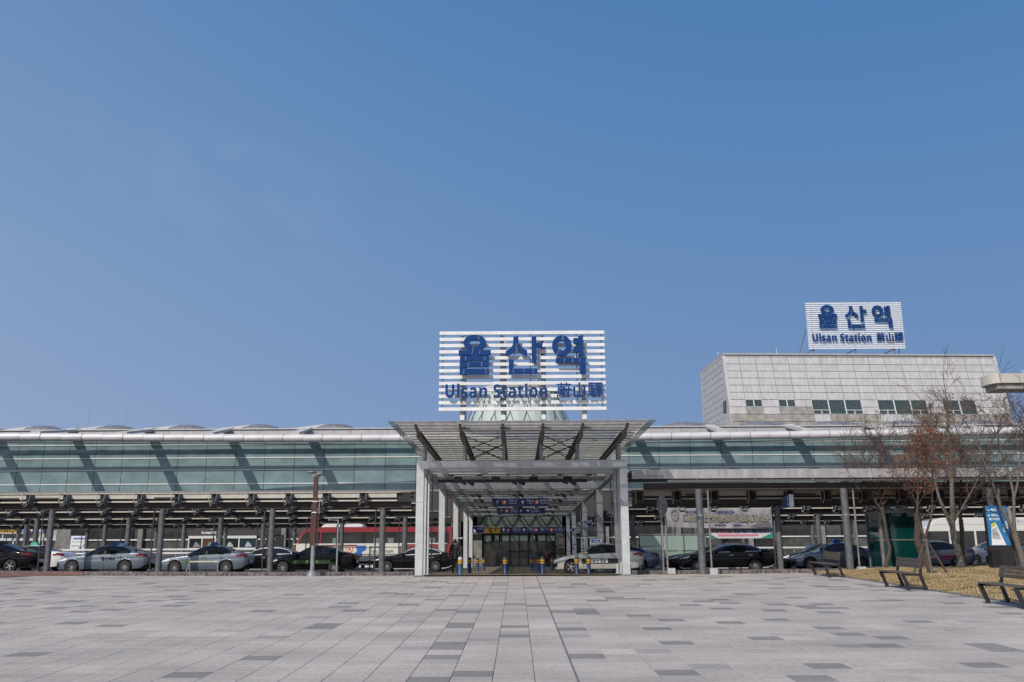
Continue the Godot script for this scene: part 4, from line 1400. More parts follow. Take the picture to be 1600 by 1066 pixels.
func vehicles() -> void:
	mat("livery_green", Color(0.07, 0.17, 0.04), 0.5)
	mat("livery_dark_green", Color(0.012, 0.035, 0.01), 0.5)
	mat("livery_pink", Color(0.36, 0.02, 0.12), 0.5)
	mat("cap_blue", Color(0.012, 0.08, 0.27), 0.35)
	mat("cap_green", Color(0.06, 0.35, 0.22), 0.35)
	car("sedan", "black taxi at the far left end of the front rank", -30.05, 49.3, M["car_black"], {"sign": "navy", "spokes": 5})
	car("sedan", "white taxi with a green roof sign half hidden behind the leftmost grey post", -30.2, 53.0, M["car_white"], {"sign": "cap_green"})
	car("sedan", "silver taxi with small dark lettering on the door and a blue roof sign", -24.0, 49.3, M["car_silver"], {"len": 4.75, "sign": "cap_blue", "text": "울산택시", "tx": 2.5, "ty": 0.66, "tm": "navy"})
	car("sedan", "white taxi with a blue roof sign behind the silver taxi with dark lettering", -25.45, 53.5, M["car_white"], {"sign": "cap_blue"})
	car("sedan", "silver taxi with green lettering along its side", -18.63, 49.3, M["car_silver"], {"len": 4.6, "sign": "cap_blue", "text": "다정한택시안전운행", "tx": 1.3, "tm": "livery_green"})
	car("saloon", "black saloon with a chrome window frame left of the lamp post", -17.0, 53.6, M["car_black"], {"chrome": true})
	car("sedan", "black taxi with a green stripe parked behind the lamp post", -13.2, 50.0, M["car_black"], {"len": 4.65, "band": "livery_dark_green", "text": "친절한택시운행", "tm": "livery_green"})
	car("saloon", "black saloon with bright multi-spoke wheels behind the left front posts of the canopy", -8.5, 56.0, M["car_black"], {"len": 4.8, "chrome": true})
	car("sedan", "dark red car partly hidden behind the person in the black suit", -8.4, 64.0, M["car_red"], {"len": 4.5, "spokes": 5})
	car("sedan", "pearl white taxi with a black door panel crossing under the entrance canopy", 1.8, 46.9, M["car_pearl"], {"len": 4.45, "spokes": 5, "band": "black", "band_h": 0.24, "text": "연합울산콜", "tx": 2.0})
	car("sedan", "silver saloon behind the right front post of the canopy showing its red tail light", 3.1, 52.0, M["car_silver"], {"len": 4.7})
	car("saloon", "large black saloon parked right of the entrance under the banners", 8.35, 48.9, M["car_black"], {"len": 5.0, "chrome": true})
	car("saloon", "black saloon with a yellow plate whose nose shows left of the large black saloon", 8.3, 52.4, M["car_black"], {"plate": true})
	car("sedan", "black car showing only its nose and windscreen left of the blue grey taxi", 14.95, 54.5, M["car_black"], {})
	car("sedan", "blue grey taxi with green lettering behind the farthest bench", 14.65, 50.6, M["car_bluegrey"], {"len": 4.65, "sign": "cap_blue", "text": "행복한택시", "tx": 2.0, "tm": "livery_green"})
	car("sedan", "grey taxi with a magenta stripe on its side beyond the staked young tree", 19.95, 51.0, M["car_grey"], {"len": 4.65, "spokes": 5, "band": "livery_pink", "band_h": 0.2, "text": "사랑나눔택시"})
	car("sedan", "silver hatch car behind the magenta striped taxi and the map totem", 25.4, 55.0, M["car_silver"], {"spokes": 5})
	car("sedan", "dark blue grey car at the right edge beside the map totem", 25.3, 50.0, M["car_bluegrey"], {})
	coach()
	white_bus()

func wheel_at(t: Node3D, p: Vector3, r: float) -> void:
	var ms := car_meshes("sedan")
	var w := Node3D.new()
	w.name = "wheel"
	t.add_child(w, true)
	w.position = p
	w.scale = Vector3(r / 0.33, r / 0.33, 1.4)
	part("tyre", ms["tyre"], M["rubber"], w)
	part("brake_disc", ms["brake_disc"], M["galv"], w)
	part("rim", ms["rim_10"], M["rim_silver"], w)

func shell(poly: PackedVector2Array, z0: float, z1: float, bev: float) -> ArrayMesh:
	# a side outline extruded across, with its long edges rounded off
	return mesh_of(func(b):
		b.prism(poly, z0 + bev, z1 - bev)
		var inn := Geometry2D.offset_polygon(poly, -bev * 0.6)
		if inn.size() == 1:
			b.prism(inn[0], z0, z1))

func coach() -> void:
	var t := thing("coach", "red and white coach standing beyond the taxi rank", "bus", Vector3(-16.9, 0.1, -73.6))
	var L := 12.05
	part("body", shell(PackedVector2Array([Vector2(0.12, 0.35), Vector2(L, 0.35), Vector2(L, 2.98), Vector2(L - 0.1, 3.06), Vector2(2.0, 3.06), Vector2(1.2, 3.0), Vector2(0.7, 2.75), Vector2(0.3, 1.9), Vector2(0.08, 1.2)]), 0.0, 2.5, 0.08), M["bus_red"], t)
	part("lower_panel", mesh_of(func(b):
		b.box(Vector3(4.3, 1.2, 2.505), Vector3(7.9, 1.25, 0.03))), M["bus_white"], t)
	part("waist_line", bx(Vector3(5.9, 1.84, 2.51), Vector3(11.6, 0.07, 0.03)), M["bus_white"], t)
	part("side_strip", bx(Vector3(3.2, 1.72, 2.525), Vector3(3.4, 0.1, 0.02)), M["car_red"], t)
	part("front_window", mesh_of(func(b):
		b.prism(PackedVector2Array([Vector2(0.42, 1.25), Vector2(2.1, 1.25), Vector2(2.1, 2.72), Vector2(1.1, 2.72), Vector2(0.78, 2.5), Vector2(0.45, 1.8)]), 2.5, 2.515)), M["pane_dark"], t)
	part("window_band", bx(Vector3(7.0, 2.26, 2.49), Vector3(9.6, 0.9, 0.03)), M["black"], t)
	part("windscreen", mesh_of(func(b):
		b.bar(Vector3(0.22, 1.3, 1.25), Vector3(0.62, 2.6, 1.25), 2.3, 0.05, Vector3(-1, 0.3, 0))), M["pane_dark"], t)
	for i in 6:
		var x := 2.25 + i * 1.55
		var g := part("window", bx(Vector3(x + 0.74, 2.26, 2.5), Vector3(1.47, 0.84, 0.03)), M["pane_dark"], t)
		if i not in [1, 4]:
			part("curtain", mesh_of(func(b):
				for k in 5:
					b.box(Vector3(x + 0.25 + (0.1 if i % 2 else 0.6) + k * 0.09, 2.07, 2.518), Vector3(0.05, 0.4, 0.006))), M["pale_green"], g)
	for k in 2:
		part("roof_unit", shell(PackedVector2Array([Vector2(0.0, 0.0), Vector2(1.55, 0.0), Vector2(1.5, 0.2), Vector2(1.35, 0.27), Vector2(0.3, 0.27), Vector2(0.1, 0.18)]), 0.3, 2.2, 0.08), M["white_paint"], t, Vector3(2.1 + k * 1.62, 3.05, 0))
	part("emblem", mesh_of(func(b):
		b.prism(ring(4.35, 1.5, 0.3, 0.3, 0.24, 0.24, 0.0, TAU - 0.01), 2.522, 2.53)
		b.prism(PackedVector2Array([Vector2(4.2, 1.38), Vector2(4.5, 1.38), Vector2(4.35, 1.62)]), 2.522, 2.53)), M["print_orange"], t)
	part("painted_map", mesh_of(func(b):
		b.prism(PackedVector2Array([Vector2(4.75, 1.72), Vector2(5.6, 1.72), Vector2(5.62, 1.4), Vector2(5.3, 1.25), Vector2(5.35, 1.0), Vector2(4.9, 0.7), Vector2(4.6, 0.72), Vector2(4.7, 1.1), Vector2(4.95, 1.35)]), 2.522, 2.53)), M["bright_blue"], t)
	part("lettering", mesh_of(func(b):
		hangul(b, "울산", 3.5, 1.5, 0.17, 0.03, 2.526)
		hangul(b, "울산여행", 5.9, 1.5, 0.18, 0.025, 2.526)
		hangul(b, "태화강국가정원", 6.0, 1.15, 0.22, 0.03, 2.526)
		hangul(b, "간절곶대왕암", 6.1, 0.8, 0.18, 0.025, 2.526)), M["livery_green"], t)
	part("rear_lettering", mesh_of(func(b): hangul(b, "시티투어", 9.0, 1.3, 0.28, 0.05, 2.515)), M["print_white"], t)
	part("skirt", bx(Vector3(L * 0.5, 0.42, 2.45), Vector3(L - 0.4, 0.24, 0.1)), M["bus_white"], t)
	for x in [2.3, 8.6]:
		part("wheel_arch", mesh_of(func(b): b.tube(Vector3(x, 0.5, 2.4), Vector3(x, 0.5, 2.53), 0.58, 0.58, 18)), M["black"], t)
		wheel_at(t, Vector3(x, 0.45, 2.5), 0.47)
	part("mirror", mesh_of(func(b):
		b.bar(Vector3(0.5, 2.6, 2.45), Vector3(-0.1, 2.3, 2.75), 0.05, 0.05)
		b.box(Vector3(-0.12, 2.1, 2.75), Vector3(0.12, 0.4, 0.22))), M["black"], t)
	part("taillight", bx(Vector3(L + 0.01, 1.0, 2.2), Vector3(0.03, 0.4, 0.2)), M["lamp_red"], t)
	part("headlight", bx(Vector3(0.1, 0.85, 2.1), Vector3(0.1, 0.25, 0.35)), M["lamp_glass"], t)

func white_bus() -> void:
	var t := thing("white_bus", "white bus with a sloping front and dark windows behind the trees on the right", "bus", Vector3(26.5, 0.16, -64.4))
	var L := 10.8
	part("body", shell(PackedVector2Array([Vector2(0.0, 0.4), Vector2(L, 0.4), Vector2(L, 3.1), Vector2(1.4, 3.1), Vector2(0.9, 2.95), Vector2(0.0, 2.35)]), 0.0, 2.35, 0.1), M["bus_white"], t)
	for i in 6:
		part("window", bx(Vector3(0.95 + i * 1.66 + (0.0 if i else 0.0), 1.62, 2.34), Vector3(1.52, 1.24, 0.04)), M["pane_dark"], t)
	part("windscreen", mesh_of(func(b): b.bar(Vector3(-0.02, 1.2, 1.17), Vector3(-0.02, 2.3, 1.17), 2.0, 0.05, Vector3(-1, 0, 0))), M["pane_dark"], t)
	part("lower_panel", bx(Vector3(L * 0.5, 0.7, 2.36), Vector3(L - 0.3, 0.5, 0.03)), M["bus_white"], t)
	part("roof_line", bx(Vector3(L * 0.5 + 0.3, 2.66, 2.33), Vector3(L - 1.0, 0.025, 0.06)), M["print_grey"], t)
	part("lettering", mesh_of(func(b): hangul(b, "셔틀버스", 6.0, 2.75, 0.2, 0.03, 2.357)), M["print_grey"], t)
	for x in [1.9, 8.2]:
		part("wheel_arch", mesh_of(func(b): b.tube(Vector3(x, 0.5, 2.25), Vector3(x, 0.5, 2.38), 0.52, 0.52, 18)), M["black"], t)
		wheel_at(t, Vector3(x, 0.4, 2.36), 0.42)
	part("mirror", mesh_of(func(b):
		b.bar(Vector3(0.2, 2.4, 2.3), Vector3(-0.35, 2.2, 2.6), 0.04, 0.04)
		b.box(Vector3(-0.35, 2.0, 2.6), Vector3(0.1, 0.35, 0.2))), M["black"], t)

# ---------------------------------------------------------------- street furniture and signs
func street_things() -> void:
	bollards()
	# lamp post
	var by := py(-9.7, 45.4)
	var t := thing("street_lamp", "twin headed street lamp with a rust red upper post on the plaza edge", "street lamp", Vector3(-9.75, by, -45.4))
	part("base", mesh_of(func(b): b.lathe([[0.3, 0.0], [0.24, 0.1], [0.15, 0.24], [0.12, 0.28]], 16)), M["galv"], t)
	part("lower_post", mesh_of(func(b): b.tube(Vector3(0, 0.2, 0), Vector3(0, 1.42, 0), 0.105, 0.1, 14)), M["galv"], t)
	part("upper_post", mesh_of(func(b):
		b.box(Vector3(0, 3.05, 0.0), Vector3(0.2, 3.3, 0.16))
		b.box(Vector3(-0.15, 2.4, -0.05), Vector3(0.06, 2.0, 0.1))
		b.box(Vector3(0.17, 2.4, -0.05), Vector3(0.06, 2.0, 0.1))), M["red_post"], t)
	for y in [2.98, 3.5]:
		part("clamp", bx(Vector3(0, y, 0.01), Vector3(0.23, 0.05, 0.2)), M["chrome"], t)
	part("banner_arm", bx(Vector3(0.21, 3.28, 0), Vector3(0.035, 0.75, 0.035)), M["galv"], t)
	for k in 2:
		var s: float = [-1.0, 1.0][k]
		var hd := part("lamp_head", mesh_of(func(b):
			b.xf = Transform3D(Basis.from_euler(Vector3(0, 0, -0.06 * s)).scaled(Vector3(0.25, 0.085, 0.2)), Vector3(0.2 * s - 0.05, 4.92 - 0.12 * (k as float), 0.1 * s))
			b.lathe([[0.0, -0.7], [0.7, -0.62], [0.98, -0.15], [0.9, 0.35], [0.5, 0.8], [0.0, 1.0]], 18)), M["steel_grey"], t)
		part("lamp_arm", mesh_of(func(b): b.tube(Vector3(0, 4.6, 0), Vector3(0.2 * s, 4.86 - 0.12 * (k as float), 0.06 * s), 0.05, 0.05, 8)), M["galv"], t)
	# slim pole and low rail on the island
	var ip := lev(-8.8) + 0.17
	t = thing("slim_pole", "slim pale pole with a short arm right of the street lamp", "pole", Vector3(-8.82, ip, -46.6))
	part("shaft", mesh_of(func(b):
		b.tube(Vector3.ZERO, Vector3(0, 2.5, 0), 0.045, 0.045, 8)
		b.bar(Vector3(0.03, 2.48, 0), Vector3(-0.5, 2.52, 0), 0.06, 0.06)), M["galv"], t)
	t = thing("low_rail", "low tubular rail in front of the silver taxi with green lettering", "rail", Vector3(-16.05, lev(-16) + 0.17, -46.7))
	part("top_bar", mesh_of(func(b): b.bar(Vector3(0, 0.5, 0), Vector3(1.42, 0.5, 0), 0.07, 0.07)), M["fascia"], t)
	for x in [-0.12, 0.02, 1.38]:
		part("leg", mesh_of(func(b): b.tube(Vector3(x, 0, 0.1 if x < 0 else 0.0), Vector3(0.0 if x < 0.5 else 1.38, 0.48, 0), 0.03, 0.03, 8)), M["galv"], t)
	# leaf shaped boards on a pole
	t = thing("leaf_board", "pair of dark pointed oval boards on a pole beside the right front post", "sign", Vector3(6.95, 0.05, -45.0))
	for s in [-1.0, 1.0]:
		part("board", mesh_of(func(b):
			var q := PackedVector2Array()
			for i in 9:
				q.append(Vector2(0.02 + 0.26 * sin(PI * i / 8.0), 2.55 + 1.2 * i / 8.0))
			for i in range(1, 8):
				q.append(Vector2(0.0, 3.75 - 1.2 * i / 8.0))
			b.xf = Transform3D(Basis(Vector3.UP, 0.25 * s).scaled(Vector3(s, 1, 1)), Vector3.ZERO)
			b.prism(q, -0.02, 0.02)), M["column_grey"], t)
	part("pole", mesh_of(func(b):
		b.tube(Vector3(-0.06, 0, 0.04), Vector3(-0.06, 3.3, 0.04), 0.045, 0.045, 8)
		b.tube(Vector3(0.14, 0, 0), Vector3(0.14, 2.7, 0), 0.05, 0.05, 8)), M["steel_grey"], t)
	part("footing", bx(Vector3(0.3, 0.12, 0), Vector3(0.34, 0.26, 0.3)), M["clad"], t)
	# dark metal fence in front of the coach
	t = thing("metal_fence", "dark metal railing standing between the taxi rank and the coach", "fence", Vector3(-11.6, 0.06, -62.0))
	for y in [0.2, 1.05, 1.5]:
		part("rail", bx(Vector3(4.0, y, 0), Vector3(8.0, 0.05, 0.04)), M["steel_dark"], t)
	for i in 5:
		part("post", bx(Vector3(0.02 + i * 1.98, 0.78, 0), Vector3(0.09, 1.56, 0.07)), M["steel_dark"], t)
	for i in 38:
		part("picket", bx(Vector3(0.25 + i * 0.205, 0.64, 0), Vector3(0.025, 0.86, 0.025)), M["steel_dark"], t)
	# hanging way signs in the portal
	way_sign("portal_sign", "upper blue hanging direction sign in the entrance canopy, the longer one", Vector3(-1.62, 4.17, -62.0), 3.78, 0.5, [["^", 0.35], ["4", 0.8], ["타는곳", 1.1], ["o", 2.02], ["매표소", 2.2], ["5", 2.95], ["관광안내", 3.15]], 4.95, 0.14)
	way_sign("portal_sign", "second blue hanging direction sign just below the longer one", Vector3(-1.49, 4.14, -72.0), 3.68, 0.45, [["^", 0.3], ["4", 0.72], ["타는곳", 1.0], ["|", 1.55], ["<", 1.85], [">", 2.3], ["나가는곳", 2.55]], 4.95, 0.14)
	way_sign("door_sign", "wide blue sign band over the station doors", Vector3(-1.6, 3.3, -93.4), 6.3, 0.56, [["^", 0.3], ["4", 0.75], ["타는곳", 1.2], ["o", 2.3], ["매표소", 2.55], ["5", 3.5], ["맞이방", 3.9], ["4", 5.0], ["나가는곳", 5.3]], 4.95, 0.2)
	t = thing("exit_sign", "ochre sign with the figure two beside the blue band over the doors", "sign", Vector3(-3.12, 3.3, -93.4))
	part("panel", bx(Vector3(0.72, 0.28, -0.06), Vector3(1.45, 0.56, 0.1)), M["ochre"], t)
	digit(t, "2", Vector3(0.4, 0.1, 0.0), 0.42, M["black"])
	part("lettering", mesh_of(func(b): hangul(b, "출구", 0.8, 0.18, 0.24, 0.035, 0.0)), M["black"], t)
	for x in [0.2, 1.2]:
		part("hanger", bx(Vector3(x, 1.1, -0.06), Vector3(0.03, 1.1, 0.03)), M["steel_dark"], t)
	t = thing("parking_sign", "square dark blue sign in a white frame hung at the left posts of the canopy", "sign", Vector3(-3.83, 2.92, -80.0))
	part("frame", bx(Vector3(0.56, 0.3, -0.05), Vector3(1.14, 0.62, 0.07)), M["print_white"], t)
	part("panel", bx(Vector3(0.56, 0.3, -0.005), Vector3(1.05, 0.53, 0.05)), M["wayblue"], t)
	part("pictogram", mesh_of(func(b):
		b.prism(PackedVector2Array([Vector2(0.15, 0.1), Vector2(0.42, 0.1), Vector2(0.42, 0.2), Vector2(0.36, 0.32), Vector2(0.2, 0.32), Vector2(0.15, 0.2)]), 0.02, 0.03)), M["print_grey"], t)
	part("lettering", mesh_of(func(b): hangul(b, "승강기", 0.48, 0.3, 0.16, 0.025, 0.024)), M["print_grey"], t)
	part("hanger", bx(Vector3(0.56, 1.35, -0.05), Vector3(0.03, 1.5, 0.03)), M["steel_dark"], t)
	var arrows := [["nearer blue arrow sign pointing left on a right hand post of the canopy", 4.27, 2.97, 65.0, 0.92], ["farther blue arrow sign pointing left deeper inside the entrance canopy", 3.72, 2.55, 65.5, 0.62]]
	for a in arrows:
		t = thing("arrow_sign", a[0], "sign", Vector3(a[1], a[2], -a[3]), 0.0, "arrow signs in the entrance canopy")
		var w: float = a[4]
		part("border", mesh_of(func(b): b.prism(PackedVector2Array([Vector2(-0.03, 0.16), Vector2(0.2, -0.03), Vector2(w, -0.03), Vector2(w, 0.35), Vector2(0.2, 0.35)]), -0.05, -0.012)), M["print_white"], t)
		part("panel", mesh_of(func(b): b.prism(PackedVector2Array([Vector2(0.03, 0.16), Vector2(0.22, 0.0), Vector2(w - 0.03, 0.0), Vector2(w - 0.03, 0.32), Vector2(0.22, 0.32)]), -0.012, 0.0)), M["wayblue"], t)
		part("lettering", mesh_of(func(b):
			hangul(b, "버스정류장" if w > 0.8 else "택시타는", 0.24, 0.17, 0.11 if w > 0.8 else 0.08, 0.02, 0.004)
			hangul(b, "시내버스" if w > 0.8 else "곳안내", 0.24, 0.03, 0.09 if w > 0.8 else 0.07, 0.018, 0.004)), M["print_white"], t)
		part("bracket", bx(Vector3(w + 0.2, 0.16, -0.04), Vector3(0.4, 0.05, 0.05)), M["galv"], t)
	t = thing("post_label", "upright white label on a right hand post of the entrance canopy", "label", Vector3(4.9, 1.35, -69.98))
	part("plate", bx(Vector3(-0.02, 0.45, 0.0), Vector3(0.3, 0.95, 0.02)), M["print_white"], t)
	part("lettering", mesh_of(func(b):
		for i in 4:
			hangul(b, "울산역앞".substr(i, 1), -0.12, 0.68 - i * 0.22, 0.18, 0.028, 0.013)), M["navy"], t)
	banners()
	box_sign()
	left_background()
	right_background()
	booth()
	totem()
	benches()

func digit(t: Node3D, s: String, at: Vector3, size: float, m: Material) -> void:
	var tm := text_mesh(s, size * 1.4, 0.01)
	var bb := tm.get_aabb()
	part("figure", tm, m, t, at - bb.position)

func arrow_shape(b: MB, c: Vector2, s: float, turn: float, z: float) -> void:
	var old := b.xf
	b.xf = old * Transform3D(Basis(Vector3(0, 0, 1), turn), Vector3(c.x, c.y, z))
	b.prism(PackedVector2Array([Vector2(-0.08, -0.5) * s, Vector2(0.08, -0.5) * s, Vector2(0.08, 0.2) * s, Vector2(0.3, -0.02) * s, Vector2(0.4, 0.1) * s, Vector2(0, 0.5) * s, Vector2(-0.4, 0.1) * s, Vector2(-0.3, -0.02) * s, Vector2(-0.08, 0.2) * s]), 0.0, 0.006)
	b.xf = old

func way_sign(n: String, label: String, at: Vector3, w: float, h: float, items: Array, top: float, size: float) -> void:
	var t := thing(n, label, "sign", at)
	part("panel", mesh_of(func(b):
		b.prism(PackedVector2Array([Vector2(0, 0), Vector2(w - 0.06, 0), Vector2(w, h * 0.5), Vector2(w - 0.06, h), Vector2(0, h)]), -0.14, 0.0)), M["wayblue"], t)
	for x in [w * 0.2, w * 0.8]:
		part("hanger", bx(Vector3(x, h + (top - at.y - h) * 0.5, -0.07), Vector3(0.03, top - at.y - h, 0.03)), M["steel_dark"], t)
	for it in items:
		var s: String = it[0]
		var x: float = it[1]
		if s == "^" or s == "<" or s == ">":
			part("arrow", mesh_of(func(b): arrow_shape(b, Vector2(x, h * 0.5), h * 0.55, {"^": 0.0, "<": PI * 0.5, ">": -PI * 0.5}[s], 0.001)), M["print_white"], t)
		elif s == "4" or s == "5":
			var disc := part("disc", mesh_of(func(b): b.tube(Vector3(x, h * 0.5, 0.0), Vector3(x, h * 0.5, 0.008), h * 0.28, h * 0.28, 18)), M["print_orange"], t)
			digit(t, s, Vector3(x - h * 0.1, h * 0.34, 0.014), h * 0.32, M["print_white"])
		elif s == "o":
			part("pictogram", mesh_of(func(b): b.prism(PackedVector2Array([Vector2(x - 0.06, h * 0.45), Vector2(x, h * 0.22), Vector2(x + 0.06, h * 0.45), Vector2(x + 0.06, h * 0.7), Vector2(x, h * 0.78), Vector2(x - 0.06, h * 0.7)]), 0.0, 0.006)), M["print_white"], t)
		elif s == "|":
			part("divider", bx(Vector3(x, h * 0.5, 0.003), Vector3(0.02, h * 0.6, 0.006)), M["print_grey"], t)
		else:
			part("lettering", mesh_of(func(b):
				hangul(b, s, x, h * 0.5, size * 1.25, size * 0.14, 0.003)
				b.box(Vector3(x + s.length() * size * 0.62, h * 0.34, 0.003), Vector3(s.length() * size * 1.1, 0.03, 0.004))), M["print_grey"], t)

func bollards() -> void:
	var proto: Node3D = null
	var list := [
		[-2.68, 44.9, "pale blue bollard with a white top standing in the sun by the person in black"],
		[-2.54, 51.0, "dark blue bollard right behind the sunlit pale one on the left side"],
		[-2.43, 58.3, "third bollard from the left, dark blue in the shade of the canopy"],
		[-2.14, 60.5, "small far bollard with a worn pale top at the left side of the passage"],
		[-0.57, 45.3, "dark blue bollard with a yellow band standing alone left of the middle"],
		[-0.62, 61.0, "bollard partly hidden behind the lone one left of the middle"],
		[0.93, 61.5, "small far bollard left of the cluster of three"],
		[1.18, 57.2, "left bollard of the cluster of three right of the middle"],
		[1.1, 48.4, "middle bollard of the cluster of three right of the middle"],
		[1.2, 45.2, "right and nearest bollard of the cluster of three right of the middle"],
		[2.2, 60.2, "far bollard under the nose of the pearl white taxi"],
		[2.87, 46.0, "dark bollard in front of the front wheel of the pearl white taxi"],
		[3.41, 45.5, "dark bollard in front of the black door panel of the pearl white taxi"],
	]
	for i in list.size():
		var p: Array = list[i]
		if i < 2:
			var t := thing("bollard", p[2], "bollard", Vector3(p[0], 0.04, -p[1]), 0.0, "bollards across the passage")
			var bm: Material = M["bollard_sunlit"] if i == 0 else M["bollard_blue"]  # first one gets a brighter blue that stands in for sunlight
			part("body", mesh_of(func(b): b.lathe([[0.13, 0.0], [0.13, 0.02], [0.1, 0.05], [0.1, 0.5]], 16)), bm, t)
			part("yellow_band", mesh_of(func(b): b.lathe([[0.112, 0.5], [0.112, 0.69]], 16)), M["yellow"], t)
			part("cap", mesh_of(func(b): b.lathe([[0.1, 0.69], [0.104, 0.72], [0.1, 0.78], [0.06, 0.82], [0.0, 0.83]], 16)), M["clad"] if i == 0 else M["steel_dark"], t)  # top of the first one whitened for the sun on it
			part("dark_ring", mesh_of(func(b): b.lathe([[0.114, 0.57], [0.114, 0.6]], 16)), M["black"] if i else M["yellow"], t)
			if i == 1:
				proto = t
		else:
			dup(proto, Vector3(p[0], 0.04, -p[1]), rng.randf() * 3.0, p[2])

func banners() -> void:
	mat("banner_grey", Color(0.4, 0.39, 0.41), 0.8, 0.0, "blot", 0.25)
	mat("banner_white", Color(0.62, 0.63, 0.65), 0.8, 0.0, "soft", 0.3)
	mat("banner_dark", Color(0.13, 0.12, 0.14), 0.8)
	mat("banner_yellow", Color(0.3, 0.28, 0.2), 0.8)
	mat("banner_red", Color(0.42, 0.03, 0.07), 0.8)
	mat("banner_pink", Color(0.55, 0.2, 0.27), 0.8)
	mat("banner_blue", Color(0.04, 0.06, 0.2), 0.8)
	mat("banner_teal", Color(0.02, 0.22, 0.19), 0.8)
	var t := thing("upper_banner", "wide grey cloth banner with outlined Hangul and a line drawn face", "banner", Vector3(8.82, 2.5, -56.1))
	var w := 6.32
	part("cloth", mesh_of(func(b):
		b.smooth(true)
		for i in 24:
			for j in 5:
				var f := func(a: int, c: int) -> Vector3:
					var x := w * a / 24.0
					return Vector3(x, lerpf(0.07 - 0.09 * x / w - 0.05 * sin(PI * a / 24.0), 1.2 - 0.1 * x / w - 0.03 * sin(PI * a / 24.0), c / 5.0), 0.03 * sin(a * 1.3) * sin(c * 0.9))
				b.quad(f.call(i, j), f.call(i + 1, j), f.call(i + 1, j + 1), f.call(i, j + 1), Vector3(0, 0, 1))), M["banner_grey"], t)
	part("lettering_outline", mesh_of(func(b):
		hangul(b, "대명이는", 1.05, 0.38, 0.42, 0.1, 0.045, 0.95)
		hangul(b, "숨생방류중", 2.62, 0.36, 0.42, 0.1, 0.045, 0.95)
		hangul(b, "비사마스바", 4.5, 0.34, 0.38, 0.1, 0.045, 0.84)), M["banner_dark"], t)
	part("lettering", mesh_of(func(b):
		hangul(b, "대명이는", 1.05, 0.38, 0.42, 0.035, 0.056, 0.95)
		hangul(b, "숨생방류중", 2.62, 0.36, 0.42, 0.035, 0.056, 0.95)
		hangul(b, "비사마스바", 4.5, 0.34, 0.38, 0.035, 0.056, 0.84)), M["banner_yellow"], t)
	part("small_lettering", mesh_of(func(b):
		hangul(b, "울산의봄", 1.2, 0.86, 0.16, 0.025, 0.045)
		hangul(b, "고래축제안내문", 2.9, 0.82, 0.16, 0.025, 0.045)
		hangul(b, "일시장소안내", 2.9, 0.12, 0.1, 0.02, 0.045)
		hangul(b, "울산광역시", 4.0, 0.1, 0.1, 0.02, 0.045)), M["banner_blue"], t)
	part("face_drawing", mesh_of(func(b):
		strokes(b, [["o", .5, .5, .5, .5], [.1, .7, .5, .95, .9, .7], [.3, .5, .4, .5], [.6, .5, .7, .5]], Rect2(0.35, 0.42, 0.42, 0.66), 0.04, 0.045)
		strokes(b, [[0, 1, .5, 0, 1, .8]], Rect2(0.42, 0.1, 0.25, 0.3), 0.02, 0.045)), M["banner_dark"], t)
	part("painted_patch", mesh_of(func(b): b.prism(PackedVector2Array([Vector2(5.0, 0.05), Vector2(6.25, 0.0), Vector2(6.25, 0.3), Vector2(5.7, 0.3), Vector2(5.3, 0.2)]), 0.036, 0.04)), M["banner_dark"], t)
	part("cord", mesh_of(func(b):
		b.tube(Vector3(0, 1.2, 0), Vector3(-0.7, 1.5, 0.1), 0.012, 0.012, 5)
		b.tube(Vector3(w, 1.1, 0), Vector3(w + 0.6, 1.4, 0.1), 0.012, 0.012, 5)), M["print_grey"], t)
	t = thing("lower_banner", "narrower white banner with red and blue Hangul and green corners", "banner", Vector3(11.4, 1.9, -56.4))
	var lw := 3.82
	part("cloth", bx(Vector3(lw * 0.5, 0.3, 0), Vector3(lw, 0.62, 0.015)), M["banner_white"], t)
	part("red_lettering", mesh_of(func(b): hangul(b, "마음행원함", 0.12, 0.3, 0.24, 0.03, 0.014)), M["banner_red"], t)
	part("blue_lettering", mesh_of(func(b): hangul(b, "은영교방교대를및영상안내", 1.48, 0.3, 0.22, 0.028, 0.014, 0.86)), M["banner_blue"], t)
	part("pink_strip", bx(Vector3(1.75, 0.17, 0.012), Vector3(2.4, 0.13, 0.006)), M["banner_pink"], t)
	part("green_corner", mesh_of(func(b):
		b.prism(PackedVector2Array([Vector2(0.0, 0.0), Vector2(0.55, 0.0), Vector2(0.0, 0.3)]), 0.009, 0.013)
		b.prism(PackedVector2Array([Vector2(lw, 0.0), Vector2(lw - 0.75, 0.0), Vector2(lw, 0.32)]), 0.009, 0.013)), M["banner_teal"], t)
	part("cord", mesh_of(func(b):
		b.tube(Vector3(lw, 0.6, 0), Vector3(lw + 0.5, 0.75, 0.1), 0.012, 0.012, 5)), M["print_grey"], t)

func box_sign() -> void:
	var t := thing("box_sign", "blue box sign with the figure two hung under the nearest canopy on the right", "sign", Vector3(13.42, 3.2, -46.0), 0.0)
	part("body", mesh_of(func(b): b.box(Vector3(0.0, 0.27, -1.6), Vector3(0.2, 0.58, 3.2))), M["bright_blue"], t)
	part("end_plate", mesh_of(func(b): b.box(Vector3(0.0, 0.27, 0.012), Vector3(0.22, 0.6, 0.03))), M["print_white"], t)
	var tm := text_mesh("2", 0.6, 0.006)
	var f := part("figure", tm, M["print_white"], t, Vector3(-0.106, 0.27, -0.3))
	f.rotation.y = -PI * 0.5
	part("lettering", mesh_of(func(b):
		b.xf = Transform3D(Basis(Vector3.UP, -PI * 0.5), Vector3(-0.104, 0, 0))
		hangul(b, "번승강장타는곳", -2.9, 0.15, 0.3, 0.04, 0.002)), M["print_grey"], t)
	for z in [-0.25, -2.6]:
		part("hanger", bx(Vector3(0, 1.0, z), Vector3(0.03, 0.85, 0.03)), M["steel_dark"], t)

